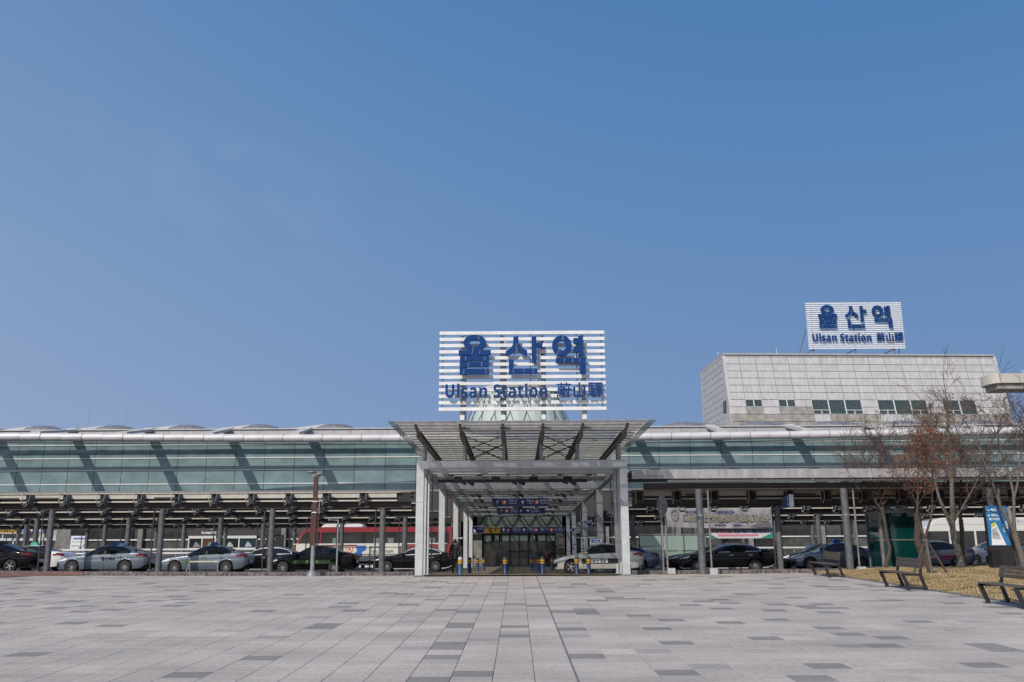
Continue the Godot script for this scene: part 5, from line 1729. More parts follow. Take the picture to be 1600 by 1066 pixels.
func left_background() -> void:
	# shop fronts and boards seen under the left canopies
	var shops := [["yellow", -49.6, 3.3, "yellow shop fascia with dark lettering at the far left", "우리집분식", "black"], ["bright_blue", -46.2, 0.75, "small blue shop sign next to the yellow fascia", "약국", "print_white"], ["bright_blue", -44.75, 0.6, "narrow blue and white shop sign behind the left posts", "빵", "print_white"], ["print_grey", -43.5, 1.35, "grey framed shop sign beside the concrete pillar", "커피점", "steel_dark"]]
	for s in shops:
		var w: float = s[2]
		var t := thing("shop_sign", s[3], "sign", Vector3(s[1], 3.43, -88.0), 0.0, "shop signs at the far left")
		part("board", bx(Vector3(w * 0.5, 0.33, -0.08), Vector3(w, 0.66, 0.14)), M[s[0]], t)
		part("lettering", mesh_of(func(b): hangul(b, s[4], maxf(0.1, w - s[4].length() * 0.52), 0.1, 0.46, 0.07, 0.0)), M[s[5]], t)
		part("lower_edge", bx(Vector3(w * 0.5, -0.06, -0.06), Vector3(w, 0.1, 0.16)), M["fascia"], t)
		part("bracket", bx(Vector3(w * 0.5, -1.7, -0.12), Vector3(0.08, 3.4, 0.1)), M["fin_white"], t)
	var t := thing("snack_shop", "low shop front with pale door frames under the yellow fascia", "shop", Vector3(-50.2, 0.2, -88.5))
	part("wall", bx(Vector3(4.0, 2.85, -0.4), Vector3(8.4, 0.5, 0.3)), M["fascia"], t)
	for i in 6:
		part("door_frame", mesh_of(func(b):
			b.box(Vector3(0.3 + i * 1.4, 1.3, 0), Vector3(0.1, 2.6, 0.1))
			b.box(Vector3(1.0 + i * 1.4, 2.62, 0), Vector3(1.5, 0.22, 0.1))), M["fin_white"], t)
		part("door_pane", bx(Vector3(1.0 + i * 1.4, 1.25, -0.05), Vector3(1.28, 2.5, 0.03)), M["pane_dark"], t)
	t = thing("concrete_pillar", "broad tapering concrete pillar behind the left taxi rank", "pillar", Vector3(-42.0, 0.1, -88.2))
	part("shaft", mesh_of(func(b):
		b.prism(PackedVector2Array([Vector2(-1.0, 0), Vector2(0.75, 0), Vector2(0.5, 4.2), Vector2(-0.65, 4.2)]), -0.5, 0.5)), M["concrete"], t)
	t = thing("bus_map_board", "white bus information board with a blue strip behind the silver taxi", "board", Vector3(-37.7, 0.1, -80.0))
	part("panel", bx(Vector3(0.65, 2.1, 0), Vector3(1.3, 1.35, 0.12)), M["print_white"], t)
	part("blue_strip", bx(Vector3(0.7, 2.55, 0.065), Vector3(1.0, 0.12, 0.01)), M["bright_blue"], t)
	part("tick_mark", mesh_of(func(b): strokes(b, [[0, .6, .3, .1, 1, 1]], Rect2(0.75, 1.65, 0.4, 0.4), 0.07, 0.066)), M["bright_blue"], t)
	part("lettering", mesh_of(func(b):
		hangul(b, "버스노선안내", 0.1, 2.22, 0.15, 0.02, 0.066)
		hangul(b, "정류장시간표", 0.1, 1.9, 0.1, 0.02, 0.066)), M["print_grey"], t)
	for x in [0.1, 1.2]:
		part("leg", bx(Vector3(x, 0.72, 0), Vector3(0.08, 1.44, 0.08)), M["galv"], t)
	# white crash rail
	t = thing("crash_rail", "bright white double rail behind the left taxis", "rail", Vector3(-32.0, 0.1, -64.0))
	for y in [1.42, 1.18]:
		part("rail", bx(Vector3(5.5, y, 0), Vector3(11.0, 0.11, 0.06)), M["white_paint"], t)
	for i in 7:
		part("post", bx(Vector3(0.2 + i * 1.76, 0.7, -0.06), Vector3(0.08, 1.4, 0.06)), M["galv"], t)
	t = thing("barrier_fence", "white topped fence with thin pickets between the two silver taxis", "fence", Vector3(-24.8, 0.1, -64.6))
	part("top_rail", bx(Vector3(3.5, 1.42, 0), Vector3(7.0, 0.08, 0.06)), M["white_paint"], t)
	part("lower_rail", bx(Vector3(3.5, 1.2, 0), Vector3(7.0, 0.05, 0.05)), M["white_paint"], t)
	for i in 35:
		part("picket", bx(Vector3(0.1 + i * 0.2, 0.65, 0), Vector3(0.03, 1.1, 0.03)), M["galv"], t)
	# framed poster cases
	for k in 2:
		t = thing("poster_case", ["left pale framed display case with a dark photograph behind the second silver taxi", "right pale framed display case with a blue landscape photograph"][k], "display case", Vector3([-27.75, -25.0][k], 0.15, -80.0), 0.0, "display cases behind the taxis")
		var w: float = [2.35, 3.1][k]
		part("frame", mesh_of(func(b):
			b.box(Vector3(w * 0.5, 2.56, 0), Vector3(w, 0.22, 0.2))
			b.box(Vector3(w * 0.5, 1.62, 0), Vector3(w, 0.12, 0.2))
			b.box(Vector3(w * 0.5, 1.1, 0), Vector3(w, 0.08, 0.2))
			for x in [0.05, w * 0.5, w - 0.05]:
				b.box(Vector3(x, 1.33, 0.002), Vector3(0.1, 2.66, 0.2))), M["fin_white"], t)
		for j in 2:
			part("poster", bx(Vector3(w * (0.25 + 0.5 * j), 2.07, 0.02), Vector3(w * 0.5 - 0.12, 0.76, 0.04)), mat("poster_%d" % (k * 2 + j), [Color(0.02, 0.03, 0.035), Color(0.2, 0.09, 0.06), Color(0.015, 0.035, 0.045), Color(0.03, 0.07, 0.1)][k * 2 + j], 0.3, 0.0, "grime", 0.8), t)
			part("poster_image", mesh_of(func(b):
				var x := w * (0.1 + 0.5 * j)
				b.prism(PackedVector2Array([Vector2(x + 0.2, 1.75), Vector2(x + 0.8, 1.78), Vector2(x + 0.65, 2.0), Vector2(x + 0.42, 2.2), Vector2(x + 0.28, 2.02)]), 0.041, 0.045)), M["print_grey"] if k == 1 else M["galv"], t)
		part("lower_glass", bx(Vector3(w * 0.5, 1.36, 0.0), Vector3(w - 0.1, 0.4, 0.04)), M["pale_green"], t)
	t = thing("waiting_shelter", "dark fascia with small white lettering above the framed display cases", "shelter", Vector3(-28.0, 0.1, -81.0))
	part("fascia", bx(Vector3(3.2, 3.0, 0), Vector3(6.8, 0.5, 0.2)), M["steel_dark"], t)
	part("lettering", mesh_of(func(b): hangul(b, "유니버설디자인", 1.0, 2.92, 0.17, 0.03, 0.105)
		), M["print_white"], t)
	for x in [0.0, 6.4]:
		part("post", bx(Vector3(x, 1.4, 0), Vector3(0.14, 2.8, 0.14)), M["steel_grey"], t)
	t = thing("stop_board", "dark board with a pale arrow on a post left of the coach", "sign", Vector3(-20.1, 0.1, -76.0))
	part("board", bx(Vector3(0.7, 2.1, 0), Vector3(1.4, 1.15, 0.1)), M["black"], t)
	part("arrow", mesh_of(func(b):
		b.xf = Transform3D(Basis(), Vector3(0.55, 2.35, 0.055))
		arrow_shape(b, Vector2.ZERO, 0.3, -PI * 0.5, 0.0)), M["print_white"], t)
	part("post", bx(Vector3(0.7, 0.76, 0), Vector3(0.1, 1.52, 0.08)), M["steel_grey"], t)

func right_background() -> void:
	var t := thing("glass_screen", "pale green glass screen with dark posts left of the large black saloon", "screen", Vector3(8.0, 0.08, -62.0))
	for i in 3:
		for j in 2:
			part("pane", bx(Vector3(0.72 + i * 1.45, 0.65 + j * 1.0, 0), Vector3(1.38, 0.93, 0.03)), M["pale_green"], t)
	for i in 4:
		part("post", bx(Vector3(i * 1.45, 1.1, -0.03), Vector3(0.07, 2.2, 0.07)), M["steel_dark"], t)
	part("top_rail", bx(Vector3(2.2, 2.2, 0), Vector3(4.6, 0.06, 0.06)), M["galv"], t)
	t = thing("notice_board", "small white notice board behind the roof of the pearl white taxi", "board", Vector3(4.3, 0.1, -57.0))
	part("panel", bx(Vector3(0.45, 1.55, 0), Vector3(0.75, 0.55, 0.06)), M["print_white"], t)
	part("lettering", mesh_of(func(b):
		hangul(b, "울산역", 0.15, 1.6, 0.17, 0.03, 0.034)
		b.box(Vector3(0.45, 1.45, 0.032), Vector3(0.6, 0.05, 0.01))), M["bright_blue"], t)
	part("leg", bx(Vector3(0.45, 0.65, -0.02), Vector3(0.07, 1.3, 0.06)), M["galv"], t)
	t = thing("rear_rail", "pale rail behind the cars right of the banners", "rail", Vector3(15.6, 0.1, -66.0))
	for y in [1.35, 0.75]:
		part("rail", bx(Vector3(4.5, y, 0), Vector3(9.0, 0.1, 0.06)), M["fin_white"], t)
	for i in 6:
		part("post", bx(Vector3(0.1 + i * 1.76, 0.7, -0.06), Vector3(0.08, 1.4, 0.06)), M["galv"], t)

func booth() -> void:
	var g := lev(18.5) + 0.1
	var t := thing("smoking_booth", "green glass booth with an arched roof behind the trees", "booth", Vector3(18.02, g, -47.0))
	var w := 2.0
	var dp := 1.7
	var h := 2.78
	for p in [[0, 0], [w, 0], [0, -dp], [w, -dp]]:
		part("post", bx(Vector3(p[0], h * 0.5, p[1]), Vector3(0.13, h, 0.13)), M["steel_grey"], t)
	for y in [0.08, 1.42, h]:
		part("rail", mesh_of(func(b):
			var th := 0.05 if y == 1.42 else 0.12
			b.box(Vector3(w * 0.5, y, 0), Vector3(w - 0.13, th, 0.07))
			b.box(Vector3(w * 0.5, y, -dp), Vector3(w - 0.13, th, 0.07))
			b.box(Vector3(0, y, -dp * 0.5), Vector3(0.07, th, dp - 0.13))
			b.box(Vector3(w, y, -dp * 0.5), Vector3(0.07, th, dp - 0.13))), M["steel_grey"], t)
	for y in [[0.14, 1.38], [1.46, h - 0.06]]:
		var c: float = (y[0] + y[1]) * 0.5
		var e: float = y[1] - y[0]
		for k in 2:
			part("pane", bx(Vector3(0.07 + (w - 0.13) * (0.25 + 0.5 * k), c, 0), Vector3((w - 0.13) * 0.5 - 0.01, e, 0.02)), M["booth_glass"], t)
			part("pane", bx(Vector3(0.07 + (w - 0.13) * (0.25 + 0.5 * k), c, -dp), Vector3((w - 0.13) * 0.5 - 0.01, e, 0.02)), M["booth_glass"], t)
		part("pane", bx(Vector3(0, c, -dp * 0.5), Vector3(0.02, e, dp - 0.14)), M["booth_glass"], t)
		part("pane", bx(Vector3(w, c, -dp * 0.5), Vector3(0.02, e, dp - 0.14)), M["booth_glass"], t)
	part("arched_roof", mesh_of(func(b):
		b.smooth(true)
		for i in 12:
			var a0 := PI * i / 12.0
			var a1 := PI * (i + 1) / 12.0
			var p0 := Vector3(0, h + 0.06 + sin(a0) * 0.5, -dp * 0.5 + cos(a0) * (dp * 0.5 + 0.12))
			var p1 := Vector3(0, h + 0.06 + sin(a1) * 0.5, -dp * 0.5 + cos(a1) * (dp * 0.5 + 0.12))
			b.quad(p0 + Vector3(-0.12, 0, 0), p1 + Vector3(-0.12, 0, 0), p1 + Vector3(w + 0.12, 0, 0), p0 + Vector3(w + 0.12, 0, 0), Vector3(0, sin(a0 + 0.1), cos(a0 + 0.1)))), M["clear_glass"], t)
	for x in [-0.12, w * 0.5, w + 0.12]:
		part("roof_hoop", mesh_of(func(b):
			for i in 12:
				var a0 := PI * i / 12.0
				var a1 := PI * (i + 1) / 12.0
				b.tube(Vector3(x, h + 0.06 + sin(a0) * 0.51, -dp * 0.5 + cos(a0) * (dp * 0.5 + 0.12)), Vector3(x, h + 0.06 + sin(a1) * 0.51, -dp * 0.5 + cos(a1) * (dp * 0.5 + 0.12)), 0.04, 0.04, 6, false)), M["galv"], t)

func totem() -> void:
	var g := py(20.9, 41.9)
	var t := thing("map_totem", "tall blue and black map totem behind the tree at the right edge", "sign", Vector3(20.8, g, -41.9))
	part("body", bx(Vector3(0.52, 1.45, -0.15), Vector3(1.02, 2.9, 0.26)), M["bench_iron"], t)
	part("foot", bx(Vector3(0.2, 0.5, -0.1), Vector3(0.4, 1.0, 0.4)), M["black"], t)
	part("blue_panel", bx(Vector3(0.46, 2.06, -0.01), Vector3(0.92, 1.72, 0.04)), mat("totem_blue", Color(0.03, 0.17, 0.38), 0.4), t)
	part("silver_fin", mesh_of(func(b):
		b.prism(PackedVector2Array([Vector2(0.93, 2.86), Vector2(1.1, 2.86), Vector2(1.34, 0.2), Vector2(1.2, 0.2)]), -0.2, 0.03)), M["galv"], t)
	part("map", mesh_of(func(b): b.prism(PackedVector2Array([Vector2(0.1, 1.22), Vector2(0.72, 1.22), Vector2(0.36, 2.22), Vector2(0.16, 2.12)]), 0.01, 0.016)), M["print_white"], t)
	part("map_roof", mesh_of(func(b): b.prism(PackedVector2Array([Vector2(0.14, 1.95), Vector2(0.38, 2.08), Vector2(0.35, 2.22), Vector2(0.16, 2.13)]), 0.017, 0.02)), mat("map_yellow", Color(0.5, 0.48, 0.08), 0.5), t)
	part("map_halls", mesh_of(func(b):
		b.prism(PackedVector2Array([Vector2(0.15, 1.5), Vector2(0.52, 1.46), Vector2(0.38, 2.02), Vector2(0.16, 1.9)]), 0.017, 0.02)
		for i in 5:
			b.box(Vector3(0.18 + i * 0.075, 1.62, 0.022), Vector3(0.008, 0.26, 0.006))), M["print_grey"], t)
	part("arrow", mesh_of(func(b):
		for y in [2.72, 2.5]:
			arrow_shape(b, Vector2(0.13, y), 0.13, PI * 0.5, 0.012)), M["print_white"], t)
	part("lettering", mesh_of(func(b):
		hangul(b, "택시", 0.24, 2.69, 0.11, 0.018, 0.014)
		hangul(b, "화장실", 0.24, 2.47, 0.09, 0.016, 0.014)
		hangul(b, "울산역안내", 0.1, 2.3, 0.085, 0.015, 0.014)
		for i in 3:
			hangul(b, "울산역".substr(i, 1), 0.8, 2.16 - i * 0.12, 0.09, 0.016, 0.014)
		for i in 4:
			hangul(b, "광장안내".substr(i, 1), 0.68, 2.05 - i * 0.09, 0.06, 0.012, 0.014)), M["print_white"], t)

func benches() -> void:
	var proto: Node3D
	var list := [[32.42, "slatted bench with black legs in the middle of the three"], [40.55, "slatted bench nearest to the canopy, the farthest of the three"], [25.15, "slatted bench cut off by the right edge, the closest of the three"]]
	for k in 3:
		var d: float = list[k][0]
		var g := py(13.4, d + 1.0)
		var at := Vector3(13.05, g, -d)
		if k > 0:
			var c := dup(proto, at, 0.0, list[k][1])
			c.rotation.x = atan(SLOPE)
			continue
		var t := thing("bench", list[k][1], "bench", at, 0.0, "benches along the dry grass")
		t.rotation.x = atan(SLOPE)
		proto = t
		var L := 2.05
		for z in [-0.06, -L + 0.06]:
			part("leg", mesh_of(func(b): b.bar(Vector3(0.0, 0.5, z), Vector3(0.2, 0.0, z), 0.06, 0.11, Vector3(1, 0, 0))), M["bench_iron"], t)
			part("leg", mesh_of(func(b): b.bar(Vector3(0.6, 0.48, z), Vector3(0.76, 0.0, z), 0.06, 0.1, Vector3(1, 0, 0))), M["bench_iron"], t)
			part("seat_rail", mesh_of(func(b): b.bar(Vector3(-0.04, 0.49, z), Vector3(0.62, 0.47, z), 0.06, 0.06)), M["bench_iron"], t)
			part("back_post", mesh_of(func(b): b.bar(Vector3(0.6, 0.45, z), Vector3(0.62, 0.62, z), 0.06, 0.09, Vector3(1, 0, 0)); b.bar(Vector3(0.62, 0.6, z), Vector3(0.7, 1.02, z), 0.06, 0.07, Vector3(1, 0, 0))), M["bench_iron"], t)
		for i in 5:
			part("seat_plank", bx(Vector3(0.015 + i * 0.118, 0.54 - i * 0.004, -L * 0.5), Vector3(0.108, 0.035, L)), M["wood"] if i % 2 else M["wood_b"], t)
		for i in 3:
			part("back_plank", mesh_of(func(b): b.bar(Vector3(0.605 + i * 0.022, 0.74 + i * 0.11, 0.0), Vector3(0.605 + i * 0.022, 0.74 + i * 0.11, -L), 0.035, 0.1)), M["wood_b"] if i % 2 else M["wood"], t)

# ---------------------------------------------------------------- trees and grass
func grow(tr: MB, cr: MB, tips: Array, p: Vector3, dir: Vector3, ln: float, r: float, depth: int, bend: float) -> void:
	var n := 4 if depth < 2 else 3
	var q := p
	var f := dir
	var rr := r
	for i in n:
		f = (f + Vector3(rng.randf_range(-1, 1), rng.randf_range(-0.35, 0.75), rng.randf_range(-1, 1)) * bend).normalized()
		var e := q + f * ln / n
		var r2 := r * (1.0 - 0.5 * (i + 1.0) / n)
		(tr if depth < 2 else cr).tube(q, e, maxf(rr, 0.007), maxf(r2, 0.006), [9, 7, 5, 4, 3, 3, 3][mini(depth, 6)], false)
		q = e
		rr = r2
		if depth >= 1 and depth < 5 and rng.randf() < 0.54:
			var s := f.cross(Vector3(rng.randf_range(-1, 1), rng.randf_range(-1, 1), rng.randf_range(-1, 1))).normalized()
			grow(tr, cr, tips, q, (f * 0.75 + s * 0.75 + Vector3(0, 0.15, 0)).normalized(), ln * rng.randf_range(0.42, 0.68), rr * 0.6, depth + 1, 0.2)
	if depth < 5:
		for k in 2:
			var s := f.cross(Vector3(rng.randf_range(-1, 1), rng.randf_range(-1, 1), rng.randf_range(-1, 1))).normalized()
			grow(tr, cr, tips, q, (f + s * (0.35 + 0.3 * k)).normalized(), ln * rng.randf_range(0.55, 0.8), rr * 0.8, depth + 1, 0.17)
	else:
		tips.append(q)

func tree(label: String, x: float, d: float, limbs: Array, seed_: int, leaves := 0, leaf_mat := "dry_leaf", bark := "bark") -> void:
	# limbs: [start point, end point, radius at start, radius at end, branch length or 0]
	rng.seed = seed_
	var t := thing("tree", label, "tree", Vector3(x, py(x, d), -d), 0.0, "bare trees on the dry grass")
	var tr := MB.new()
	var cr := MB.new()
	var tips := []
	for l in limbs:
		var a: Vector3 = l[0]
		var e: Vector3 = l[1]
		var n := 4
		var side := Vector3(rng.randf_range(-1, 1), 0, rng.randf_range(-1, 1)) * 0.05
		var p := a
		for i in n:
			var f := (i + 1.0) / n
			var q := a.lerp(e, f) + side * sin(f * PI * 1.5)
			if i == n - 1:
				q = e
			tr.tube(p, q, lerpf(l[2], l[3], float(i) / n), lerpf(l[2], l[3], f), 9, false)
			if l[4] > 0.0 and (i > 0 or l.size() > 5):
				for k in 2:
					var s := (e - a).normalized().cross(Vector3(rng.randf_range(-1, 1), 0.2, rng.randf_range(-1, 1))).normalized()
					grow(tr, cr, tips, q, ((e - a).normalized() * 0.8 + s * 0.8).normalized(), maxf(l[4], 0.9) * rng.randf_range(0.5, 1.1), lerpf(l[2], l[3], f) * 0.42, 3 if l[4] < 0.7 else 2, 0.2)
			p = q
		if l[4] > 0.0:
			grow(tr, cr, tips, e, (e - a).normalized(), l[4] * (2.2 if l[4] < 0.7 else 1.0), l[3], 3 if l[4] < 0.7 else 1, 0.13)
	part("trunk", tr.done(), M[bark], t)
	part("crown", cr.done(), M["twig"], t)
	# dry leaves and buds that are still on the twigs
	var lf := MB.new()
	var cnt := leaves if leaves > 0 else 260
	for i in cnt:
		var c: Vector3 = tips[rng.randi() % tips.size()] + Vector3(rng.randfn(0, 0.09), rng.randfn(0, 0.09), rng.randfn(0, 0.09))
		var u := Vector3(rng.randf_range(-1, 1), rng.randf_range(-1, 1), rng.randf_range(-1, 1)).normalized()
		var v := u.cross(Vector3(rng.randf_range(-1, 1), rng.randf_range(-1, 1), rng.randf_range(-1, 1))).normalized()
		var s := rng.randf_range(0.03, 0.065) if leaves > 0 else rng.randf_range(0.012, 0.025)
		lf.quad(c - u * s, c + v * s * 0.6, c + u * s, c - v * s * 0.6, u.cross(v))
	var o := part("leaves", lf.done(), M[leaf_mat] if leaves > 0 else M["bud"], t)
	o.set_meta("kind", "stuff")

func greenery() -> void:
	mat("bark", Color(0.15, 0.115, 0.095), 0.95, 0.0, "grime", 1.6)
	mat("bark_pale", Color(0.27, 0.235, 0.2), 0.95, 0.0, "grime", 1.4)
	mat("twig", Color(0.12, 0.075, 0.06), 0.9)
	mat("bud", Color(0.13, 0.05, 0.035), 0.8)
	var dl: StandardMaterial3D = mat("dry_leaf", Color(0.2, 0.075, 0.03), 0.8)
	dl.backlight_enabled = true
	dl.backlight = Color(0.3, 0.3, 0.3)
	mat("olive_leaf", Color(0.13, 0.1, 0.035), 0.8)
	mat("soil", Color(0.46, 0.35, 0.2), 0.95, 0.0, "grime", 0.5)
	mat("straw", Color(0.64, 0.5, 0.29), 0.9)
	mat("straw_b", Color(0.5, 0.37, 0.2), 0.9)
	mat("grass_green", Color(0.13, 0.14, 0.03), 0.9)
	# dry lawn
	var mound := FastNoiseLite.new()
	mound.seed = 3
	mound.frequency = 0.25
	var h := func(x: float, d: float) -> float: return py(x, d) + 0.02 + (0.16 + 0.1 * mound.get_noise_2d(x, d)) * smoothstep(13.9, 17.0, x) * (1.0 - 0.5 * smoothstep(44.5, 46.2, d))
	struct("verge", sheet([13.95] + steps(14.2, 44.0, 0.7), steps(16.0, 46.05, 0.7), h), M["soil"])
	struct("verge_edge", mesh_of(func(b):
		for i in 20:
			var d0 := 16.0 + i * 1.5
			b.bar(Vector3(13.93, py(13.9, d0) + 0.005, -d0), Vector3(13.93, py(13.9, d0 + 1.48) + 0.005, -d0 - 1.48), 0.07, 0.07)), M["steel_grey"])
	rng.seed = 77
	var tuft := mesh_of(func(b):
		for i in 7:
			var a := TAU * i / 7.0 + rng.randf() * 0.7
			var dr := Vector3(cos(a), 0, sin(a))
			var sd := Vector3(-sin(a), 0, cos(a)) * 0.008
			var o := dr * rng.randf_range(0.0, 0.05)
			var k := rng.randf_range(0.05, 0.12)
			b.tri(o - sd, o + sd, o + dr * k + Vector3(0, rng.randf_range(0.025, 0.075), 0), Vector3(0, 1, 0)))
	var sets := {"straw": [], "straw_b": [], "grass_green": []}
	var gm := FastNoiseLite.new()
	gm.seed = 8
	gm.frequency = 0.5
	for i in 62000:
		var x := 14.0 + pow(rng.randf(), 1.25) * 18.0
		var d := rng.randf_range(20.0, 46.0)
		if x > 0.62 * d + 2.0:
			continue
		if x > 20.5 and x < 30.0 and d > 43.5 and rng.randf() < 0.93:
			continue
		if x < 14.25 and rng.randf() < 0.5:
			continue
		var gn := gm.get_noise_2d(x, d)
		var key := "straw"
		if gn > 0.3 and rng.randf() < 0.5:
			key = "grass_green"
		elif rng.randf() < 0.35 - gn * 0.4:
			key = "straw_b"
		var s := rng.randf_range(0.7, 1.4)
		sets[key].append(Transform3D(Basis(Vector3.UP, rng.randf() * TAU).scaled(Vector3(s, s * rng.randf_range(0.4, 1.1), s)), Vector3(x, h.call(x, d) + 0.0, -d)))
	for key in sets:
		var mm := MultiMesh.new()
		mm.transform_format = MultiMesh.TRANSFORM_3D
		mm.mesh = tuft
		mm.instance_count = sets[key].size()
		for i in sets[key].size():
			mm.set_instance_transform(i, sets[key][i])
		var o := MultiMeshInstance3D.new()
		o.name = numbered("green_grass" if key == "grass_green" else "dry_grass")
		o.multimesh = mm
		o.material_override = M[key]
		add_child(o)
		o.set_meta("kind", "stuff")
		o.set_meta("label", {"straw": "straw coloured dry grass on the verge at the right", "straw_b": "browner dry grass between the straw on the verge", "grass_green": "green patches in the dry grass on the verge"}[key])
		o.set_meta("category", "grass")
	# trees, from left to right
	tree("slender bare tree with a crooked leaning trunk in front of the green booth", 17.55, 45.6, [[Vector3.ZERO, Vector3(0.3, 1.1, 0), 0.11, 0.09, 0.0], [Vector3(0.3, 1.1, 0), Vector3(0.12, 2.75, 0), 0.09, 0.08, 0.0], [Vector3(0.12, 2.75, 0), Vector3(-0.55, 3.9, 0.3), 0.055, 0.04, 1.45, 1], [Vector3(0.12, 2.75, 0), Vector3(0.35, 4.4, -0.3), 0.06, 0.04, 1.5, 1], [Vector3(0.1, 2.7, 0), Vector3(-0.3, 3.7, -0.5), 0.045, 0.03, 1.35, 1]], 101)
	tree("thick trunked bare tree growing right beside the green booth", 19.75, 46.2, [[Vector3.ZERO, Vector3(-0.3, 1.5, 0), 0.2, 0.17, 0.0], [Vector3(-0.3, 1.5, 0), Vector3(-0.15, 3.0, 0), 0.18, 0.13, 0.0], [Vector3(-0.15, 3.0, 0), Vector3(-0.3, 5.2, 0.2), 0.1, 0.05, 1.05], [Vector3(-0.15, 2.9, 0), Vector3(0.7, 4.8, -0.3), 0.08, 0.05, 1.4], [Vector3(-0.15, 2.9, 0), Vector3(-1.0, 4.4, 0.3), 0.07, 0.04, 1.3]], 102)
	tree("young staked tree that still carries rust brown leaves", 16.75, 38.9, [[Vector3.ZERO, Vector3(-0.05, 1.55, 0), 0.09, 0.08, 0.0], [Vector3(-0.05, 1.55, 0), Vector3(-0.3, 2.5, 0), 0.055, 0.05, 0.0], [Vector3(-0.3, 2.5, 0), Vector3(-0.1, 4.2, 0.1), 0.05, 0.03, 0.75, 1], [Vector3(-0.05, 1.55, 0), Vector3(0.3, 2.6, 0.1), 0.05, 0.045, 0.0], [Vector3(0.3, 2.6, 0.1), Vector3(0.55, 4.3, 0), 0.045, 0.03, 0.8]], 103, 1500)
	tree("tall bare tree with a straight pale trunk forking low in front of the white bus", 20.05, 43.2, [[Vector3.ZERO, Vector3(-0.2, 1.9, 0), 0.17, 0.14, 0.0], [Vector3(-0.2, 1.9, 0), Vector3(-0.75, 3.3, 0.2), 0.09, 0.07, 0.0], [Vector3(-0.75, 3.3, 0.2), Vector3(-1.0, 5.6, 0.3), 0.065, 0.03, 1.0], [Vector3(-0.2, 1.9, 0), Vector3(0.05, 4.6, 0), 0.12, 0.085, 0.0], [Vector3(0.05, 4.6, 0), Vector3(0.15, 8.3, 0.1), 0.08, 0.02, 0.5], [Vector3(-0.15, 2.2, 0), Vector3(0.9, 3.8, 0.2), 0.05, 0.03, 1.2], [Vector3(0.05, 4.4, 0), Vector3(-0.5, 6.8, -0.3), 0.06, 0.02, 0.6]], 104, 0, "dry_leaf", "bark_pale")
	tree("bare tree with olive brown twigs behind the blue map totem", 21.2, 45.4, [[Vector3.ZERO, Vector3(0.1, 2.4, 0), 0.12, 0.1, 0.0], [Vector3(0.1, 2.4, 0), Vector3(-0.5, 4.6, 0.2), 0.07, 0.04, 1.3], [Vector3(0.1, 2.4, 0), Vector3(0.4, 5.0, 0), 0.07, 0.04, 1.4]], 105, 1300, "olive_leaf")
	tree("pale barked forked tree directly in front of the map totem", 21.75, 41.0, [[Vector3.ZERO, Vector3(-0.25, 1.75, 0), 0.15, 0.12, 0.0], [Vector3(-0.25, 1.75, 0), Vector3(-0.75, 2.9, 0), 0.085, 0.07, 0.0], [Vector3(-0.75, 2.9, 0), Vector3(-1.3, 4.8, 0.2), 0.06, 0.04, 1.5, 1], [Vector3(-0.25, 1.75, 0), Vector3(-0.1, 3.4, 0), 0.08, 0.06, 0.0], [Vector3(-0.1, 3.4, 0), Vector3(-0.4, 6.0, -0.2), 0.06, 0.035, 1.1, 1], [Vector3(-0.1, 3.2, 0), Vector3(0.5, 5.6, 0.2), 0.05, 0.035, 1.5]], 106, 0, "dry_leaf", "bark_pale")
	tree("bare tree mostly outside the right edge reaching in with long branches", 24.6, 41.5, [[Vector3.ZERO, Vector3(0.1, 2.4, 0), 0.2, 0.16, 0.0], [Vector3(0.1, 2.4, 0), Vector3(-1.3, 4.4, 0.3), 0.1, 0.07, 1.6], [Vector3(-1.3, 4.4, 0.3), Vector3(-2.3, 7.2, 0.2), 0.065, 0.02, 0.6], [Vector3(0.1, 2.4, 0), Vector3(0.2, 5.6, 0), 0.12, 0.05, 1.1]], 107, 0, "dry_leaf", "bark_pale")
	rng.seed = 500
	# stakes that hold the young tree
	var t := thing("tree_stakes", "three grey wooden stakes tied around the young brown leaved tree", "stakes", Vector3(16.75, py(16.75, 38.9), -38.9))
	for s in [Vector3(-0.05, 0.0, 0.35), Vector3(-0.62, 0.1, -0.2), Vector3(0.85, 0.1, -0.2)]:
		part("stake", mesh_of(func(b): b.tube(s, Vector3(-0.05, 1.55, 0.1) if s.z > 0 else Vector3(-0.03, 1.6, 0.0), 0.045, 0.04, 8)), M["bark_pale"] if s.z > 0 else M["wood"], t)
	part("tie", mesh_of(func(b): b.tube(Vector3(-0.05, 1.48, 0), Vector3(-0.05, 1.58, 0), 0.13, 0.13, 10)), M["wood_b"], t)

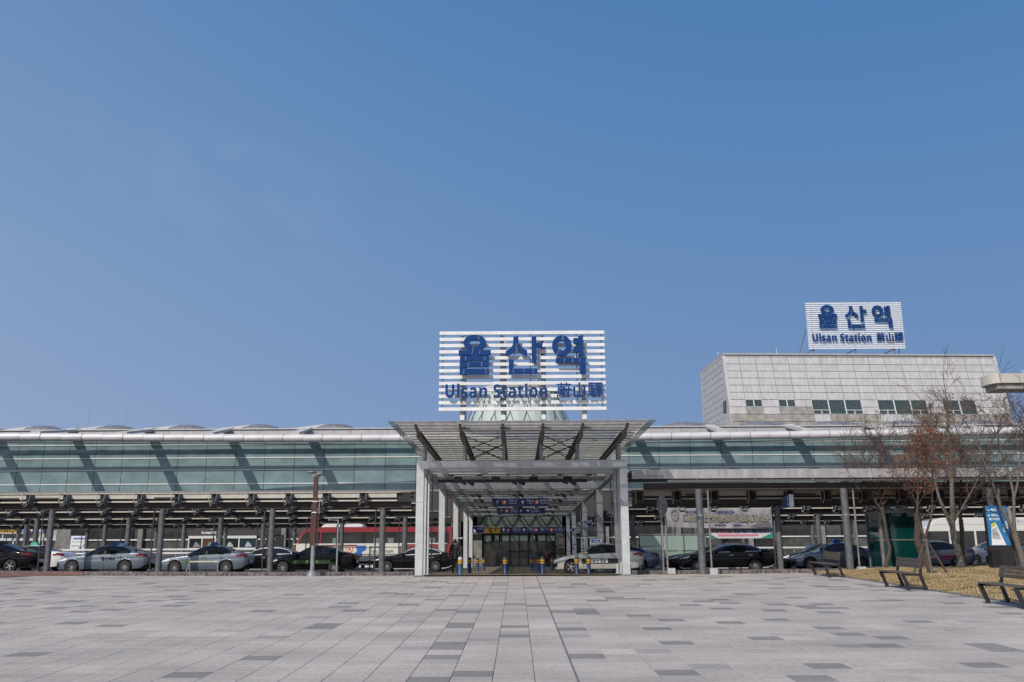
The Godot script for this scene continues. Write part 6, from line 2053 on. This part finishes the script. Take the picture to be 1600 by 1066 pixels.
# ---------------------------------------------------------------- people
func figure(caps: Array, cell: float) -> Dictionary:
	# smooth union of tapered capsules [a, b, ra, rb, tag], meshed as surface nets; one mesh, one surface per tag
	var lo := Vector3(9, 9, 9)
	var hi := -lo
	for c in caps:
		for e in 2:
			var r: float = c[2 + e] + cell * 2.0
			lo = lo.min(c[e] - Vector3(r, r, r))
			hi = hi.max(c[e] + Vector3(r, r, r))
	var nx := int((hi.x - lo.x) / cell) + 2
	var ny := int((hi.y - lo.y) / cell) + 2
	var nz := int((hi.z - lo.z) / cell) + 2
	var f := PackedFloat32Array()
	f.resize(nx * ny * nz)
	f.fill(1.0)
	var near := PackedByteArray()
	near.resize(f.size())
	var best := PackedFloat32Array()
	best.resize(f.size())
	best.fill(9.0)
	for c in caps:
		var a: Vector3 = c[0]
		var ab: Vector3 = c[1] - a
		var l2 := maxf(ab.length_squared(), 1e-6)
		var rm := maxf(c[2], c[3]) + cell * 3.0
		var mn: Vector3 = (a.min(c[1]) - Vector3(rm, rm, rm) - lo) / cell
		var mx: Vector3 = (a.max(c[1]) + Vector3(rm, rm, rm) - lo) / cell
		for k in range(maxi(int(mn.z), 0), mini(int(mx.z) + 2, nz)):
			for j in range(maxi(int(mn.y), 0), mini(int(mx.y) + 2, ny)):
				for i in range(maxi(int(mn.x), 0), mini(int(mx.x) + 2, nx)):
					var p := lo + Vector3(i, j, k) * cell - a
					var h := clampf(p.dot(ab) / l2, 0.0, 1.0)
					var dd := (p - ab * h).length() - lerpf(c[2], c[3], h)
					var id := (k * ny + j) * nx + i
					var kk := 0.03
					var hh := maxf(kk - absf(f[id] - dd), 0.0) / kk
					f[id] = minf(f[id], dd) - hh * hh * kk * 0.25
					if dd < best[id]:
						best[id] = dd
						near[id] = c[4]
	var vid := {}
	var pos := PackedVector3Array()
	var tag := PackedByteArray()
	var offs := [0, 1, nx, nx + 1, nx * ny, nx * ny + 1, nx * ny + nx, nx * ny + nx + 1]
	var crn := [Vector3(0, 0, 0), Vector3(1, 0, 0), Vector3(0, 1, 0), Vector3(1, 1, 0), Vector3(0, 0, 1), Vector3(1, 0, 1), Vector3(0, 1, 1), Vector3(1, 1, 1)]
	var edg := [[0, 1], [2, 3], [4, 5], [6, 7], [0, 2], [1, 3], [4, 6], [5, 7], [0, 4], [1, 5], [2, 6], [3, 7]]
	for k in nz - 1:
		for j in ny - 1:
			for i in nx - 1:
				var id := (k * ny + j) * nx + i
				var ins := 0
				for o in offs:
					if f[id + o] < 0.0:
						ins += 1
				if ins == 0 or ins == 8:
					continue
				var s := Vector3.ZERO
				var n := 0
				for e in edg:
					var v0 := f[id + offs[e[0]]]
					var v1 := f[id + offs[e[1]]]
					if (v0 < 0.0) != (v1 < 0.0):
						s += crn[e[0]].lerp(crn[e[1]], v0 / (v0 - v1))
						n += 1
				vid[id] = pos.size()
				pos.append(lo + (Vector3(i, j, k) + s / n) * cell)
				tag.append(near[id])
	var sts := {}
	var step := [1, nx, nx * ny]
	for id in vid:
		for ax in 3:
			var a: float = f[id]
			var b: float = f[id + step[ax]]
			if (a < 0.0) == (b < 0.0):
				continue
			var u: int = step[(ax + 1) % 3]
			var v: int = step[(ax + 2) % 3]
			if not (vid.has(id - u) and vid.has(id - v) and vid.has(id - u - v)):
				continue
			var q := [vid[id], vid[id - u], vid[id - u - v], vid[id - v]]
			var tg := tag[q[0]]
			if not sts.has(tg):
				sts[tg] = MB.new()
				sts[tg].smooth(true)
			var out := Vector3.ZERO
			out[ax] = 1.0 if a < 0.0 else -1.0
			sts[tg].quad(pos[q[0]], pos[q[1]], pos[q[2]], pos[q[3]], out)
	return sts

func body_caps(stride: float, arm: float) -> Array:
	# 0 skin, 1 upper clothes, 2 trousers, 3 shoes, 4 hair; faces -z
	var c := []
	for s in [-1.0, 1.0]:
		var st: float = stride * s
		var hip := Vector3(0.09 * s, 0.9, 0)
		var knee := Vector3(0.1 * s, 0.5, -0.12 * st - 0.02)
		var ank := Vector3(0.1 * s, 0.1, 0.2 * st * (1.0 if st > 0 else 0.6))
		c.append([hip, knee, 0.095, 0.068, 2])
		c.append([knee, ank, 0.066, 0.05, 2])
		c.append([ank + Vector3(0, -0.055, 0.03), ank + Vector3(0.01 * s, -0.06, -0.15), 0.042, 0.034, 3])
		var sh := Vector3(0.185 * s, 1.42, 0)
		var el := Vector3(0.25 * s, 1.14, 0.05 * st + 0.03)
		var wr := Vector3(0.25 * s, 0.9, -0.12 * st - arm)
		c.append([sh, el, 0.062, 0.05, 1])
		c.append([el, wr, 0.05, 0.04, 1])
		var hd := wr + Vector3(0, -0.05, -0.02)
		c.append([wr, hd, 0.032, 0.03, 0])
		for fgr in 4:
			c.append([hd + Vector3(0, -0.01, 0.022 - 0.015 * fgr), hd + Vector3(-0.015 * s, -0.085 + 0.006 * absf(fgr - 1.5), 0.02 - 0.016 * fgr), 0.012, 0.009, 0])
		c.append([hd + Vector3(0, 0.02, -0.025), hd + Vector3(-0.02 * s, -0.03, -0.055), 0.012, 0.01, 0])
	c.append([Vector3(0, 0.92, 0), Vector3(0, 1.2, 0.0), 0.135, 0.14, 1])
	c.append([Vector3(-0.09, 1.3, 0), Vector3(0.09, 1.3, 0), 0.125, 0.125, 1])
	c.append([Vector3(-0.13, 1.42, 0.01), Vector3(0.13, 1.42, 0.01), 0.075, 0.075, 1])
	c.append([Vector3(0, 0.8, 0), Vector3(0, 0.95, 0.0), 0.14, 0.14, 1])
	c.append([Vector3(0, 1.42, 0.0), Vector3(0, 1.54, -0.015), 0.058, 0.054, 0])
	c.append([Vector3(0, 1.58, -0.03), Vector3(0, 1.65, -0.01), 0.078, 0.088, 0])
	c.append([Vector3(0, 1.59, -0.105), Vector3(0, 1.575, -0.12), 0.014, 0.016, 0])
	for s in [-1.0, 1.0]:
		c.append([Vector3(0.088 * s, 1.6, 0.0), Vector3(0.09 * s, 1.63, 0.005), 0.016, 0.018, 0])
	c.append([Vector3(0, 1.66, 0.012), Vector3(0, 1.69, -0.005), 0.092, 0.09, 4])
	return c

func person(label: String, at: Vector3, turn: float, caps: Array, mats: Array, cell: float, size: float) -> Node3D:
	var t := thing("person", label, "person", at, turn)
	t.scale = Vector3(size, size, size)
	var sts := figure(caps, cell)
	var am := ArrayMesh.new()
	var tags := sts.keys()
	tags.sort()
	for k in tags:
		sts[k].st.generate_normals()
		sts[k].st.commit(am)
		am.surface_set_material(am.get_surface_count() - 1, mats[k])
	var o := MeshInstance3D.new()
	o.name = "body"
	o.mesh = am
	t.add_child(o, true)
	return t

func people() -> void:
	mat("skin", Color(0.42, 0.26, 0.18), 0.6)
	mat("hair", Color(0.012, 0.01, 0.01), 0.6)
	mat("suit", Color(0.014, 0.014, 0.016), 0.8)
	mat("jacket_red", Color(0.17, 0.025, 0.035), 0.8)
	mat("pack_pink", Color(0.36, 0.13, 0.15), 0.8)
	mat("vest_green", Color(0.05, 0.35, 0.15), 0.7)
	mat("coat_grey", Color(0.12, 0.12, 0.13), 0.8)
	var m := M
	person("person in a black suit seen from behind walking at the left posts of the canopy", Vector3(-3.2, 0.06, -49.0), 0.12, body_caps(0.55, 0.02), [m.skin, m.suit, m.suit, m.black, m.hair], 0.022, 0.97)
	var w := person("person with a red top and a pink backpack walking near the station doors", Vector3(2.78, 0.1, -84.0), -1.2, body_caps(0.9, 0.05), [m.skin, m.jacket_red, m.suit, m.black, m.hair], 0.025, 0.93)
	part("backpack", mesh_of(func(b):
		b.xf = Transform3D(Basis(), Vector3(0, 1.2, 0.2))
		b.lathe([[0.0, -0.22], [0.13, -0.2], [0.15, -0.05], [0.14, 0.12], [0.08, 0.2], [0.0, 0.22]], 14, Vector3.ZERO, Vector3(1.0, 1.0, 0.75))), m.pack_pink, w)
	part("hair", mesh_of(func(b):
		b.lathe([[0.03, 1.4], [0.08, 1.45], [0.1, 1.58], [0.1, 1.68], [0.05, 1.75]], 12, Vector3(0, 0, 0.03))), m.hair, w)
	person("person in a bright green vest behind the blue grey taxi", Vector3(16.4, 0.1, -60.0), 0.6, body_caps(0.2, 0.03), [m.skin, m.vest_green, m.coat_grey, m.black, m.hair], 0.03, 0.98)
	person("person in a grey coat behind the roof of the large black saloon", Vector3(13.0, 0.1, -60.0), -0.8, body_caps(0.3, 0.03), [m.skin, m.coat_grey, m.suit, m.black, m.hair], 0.03, 0.99)
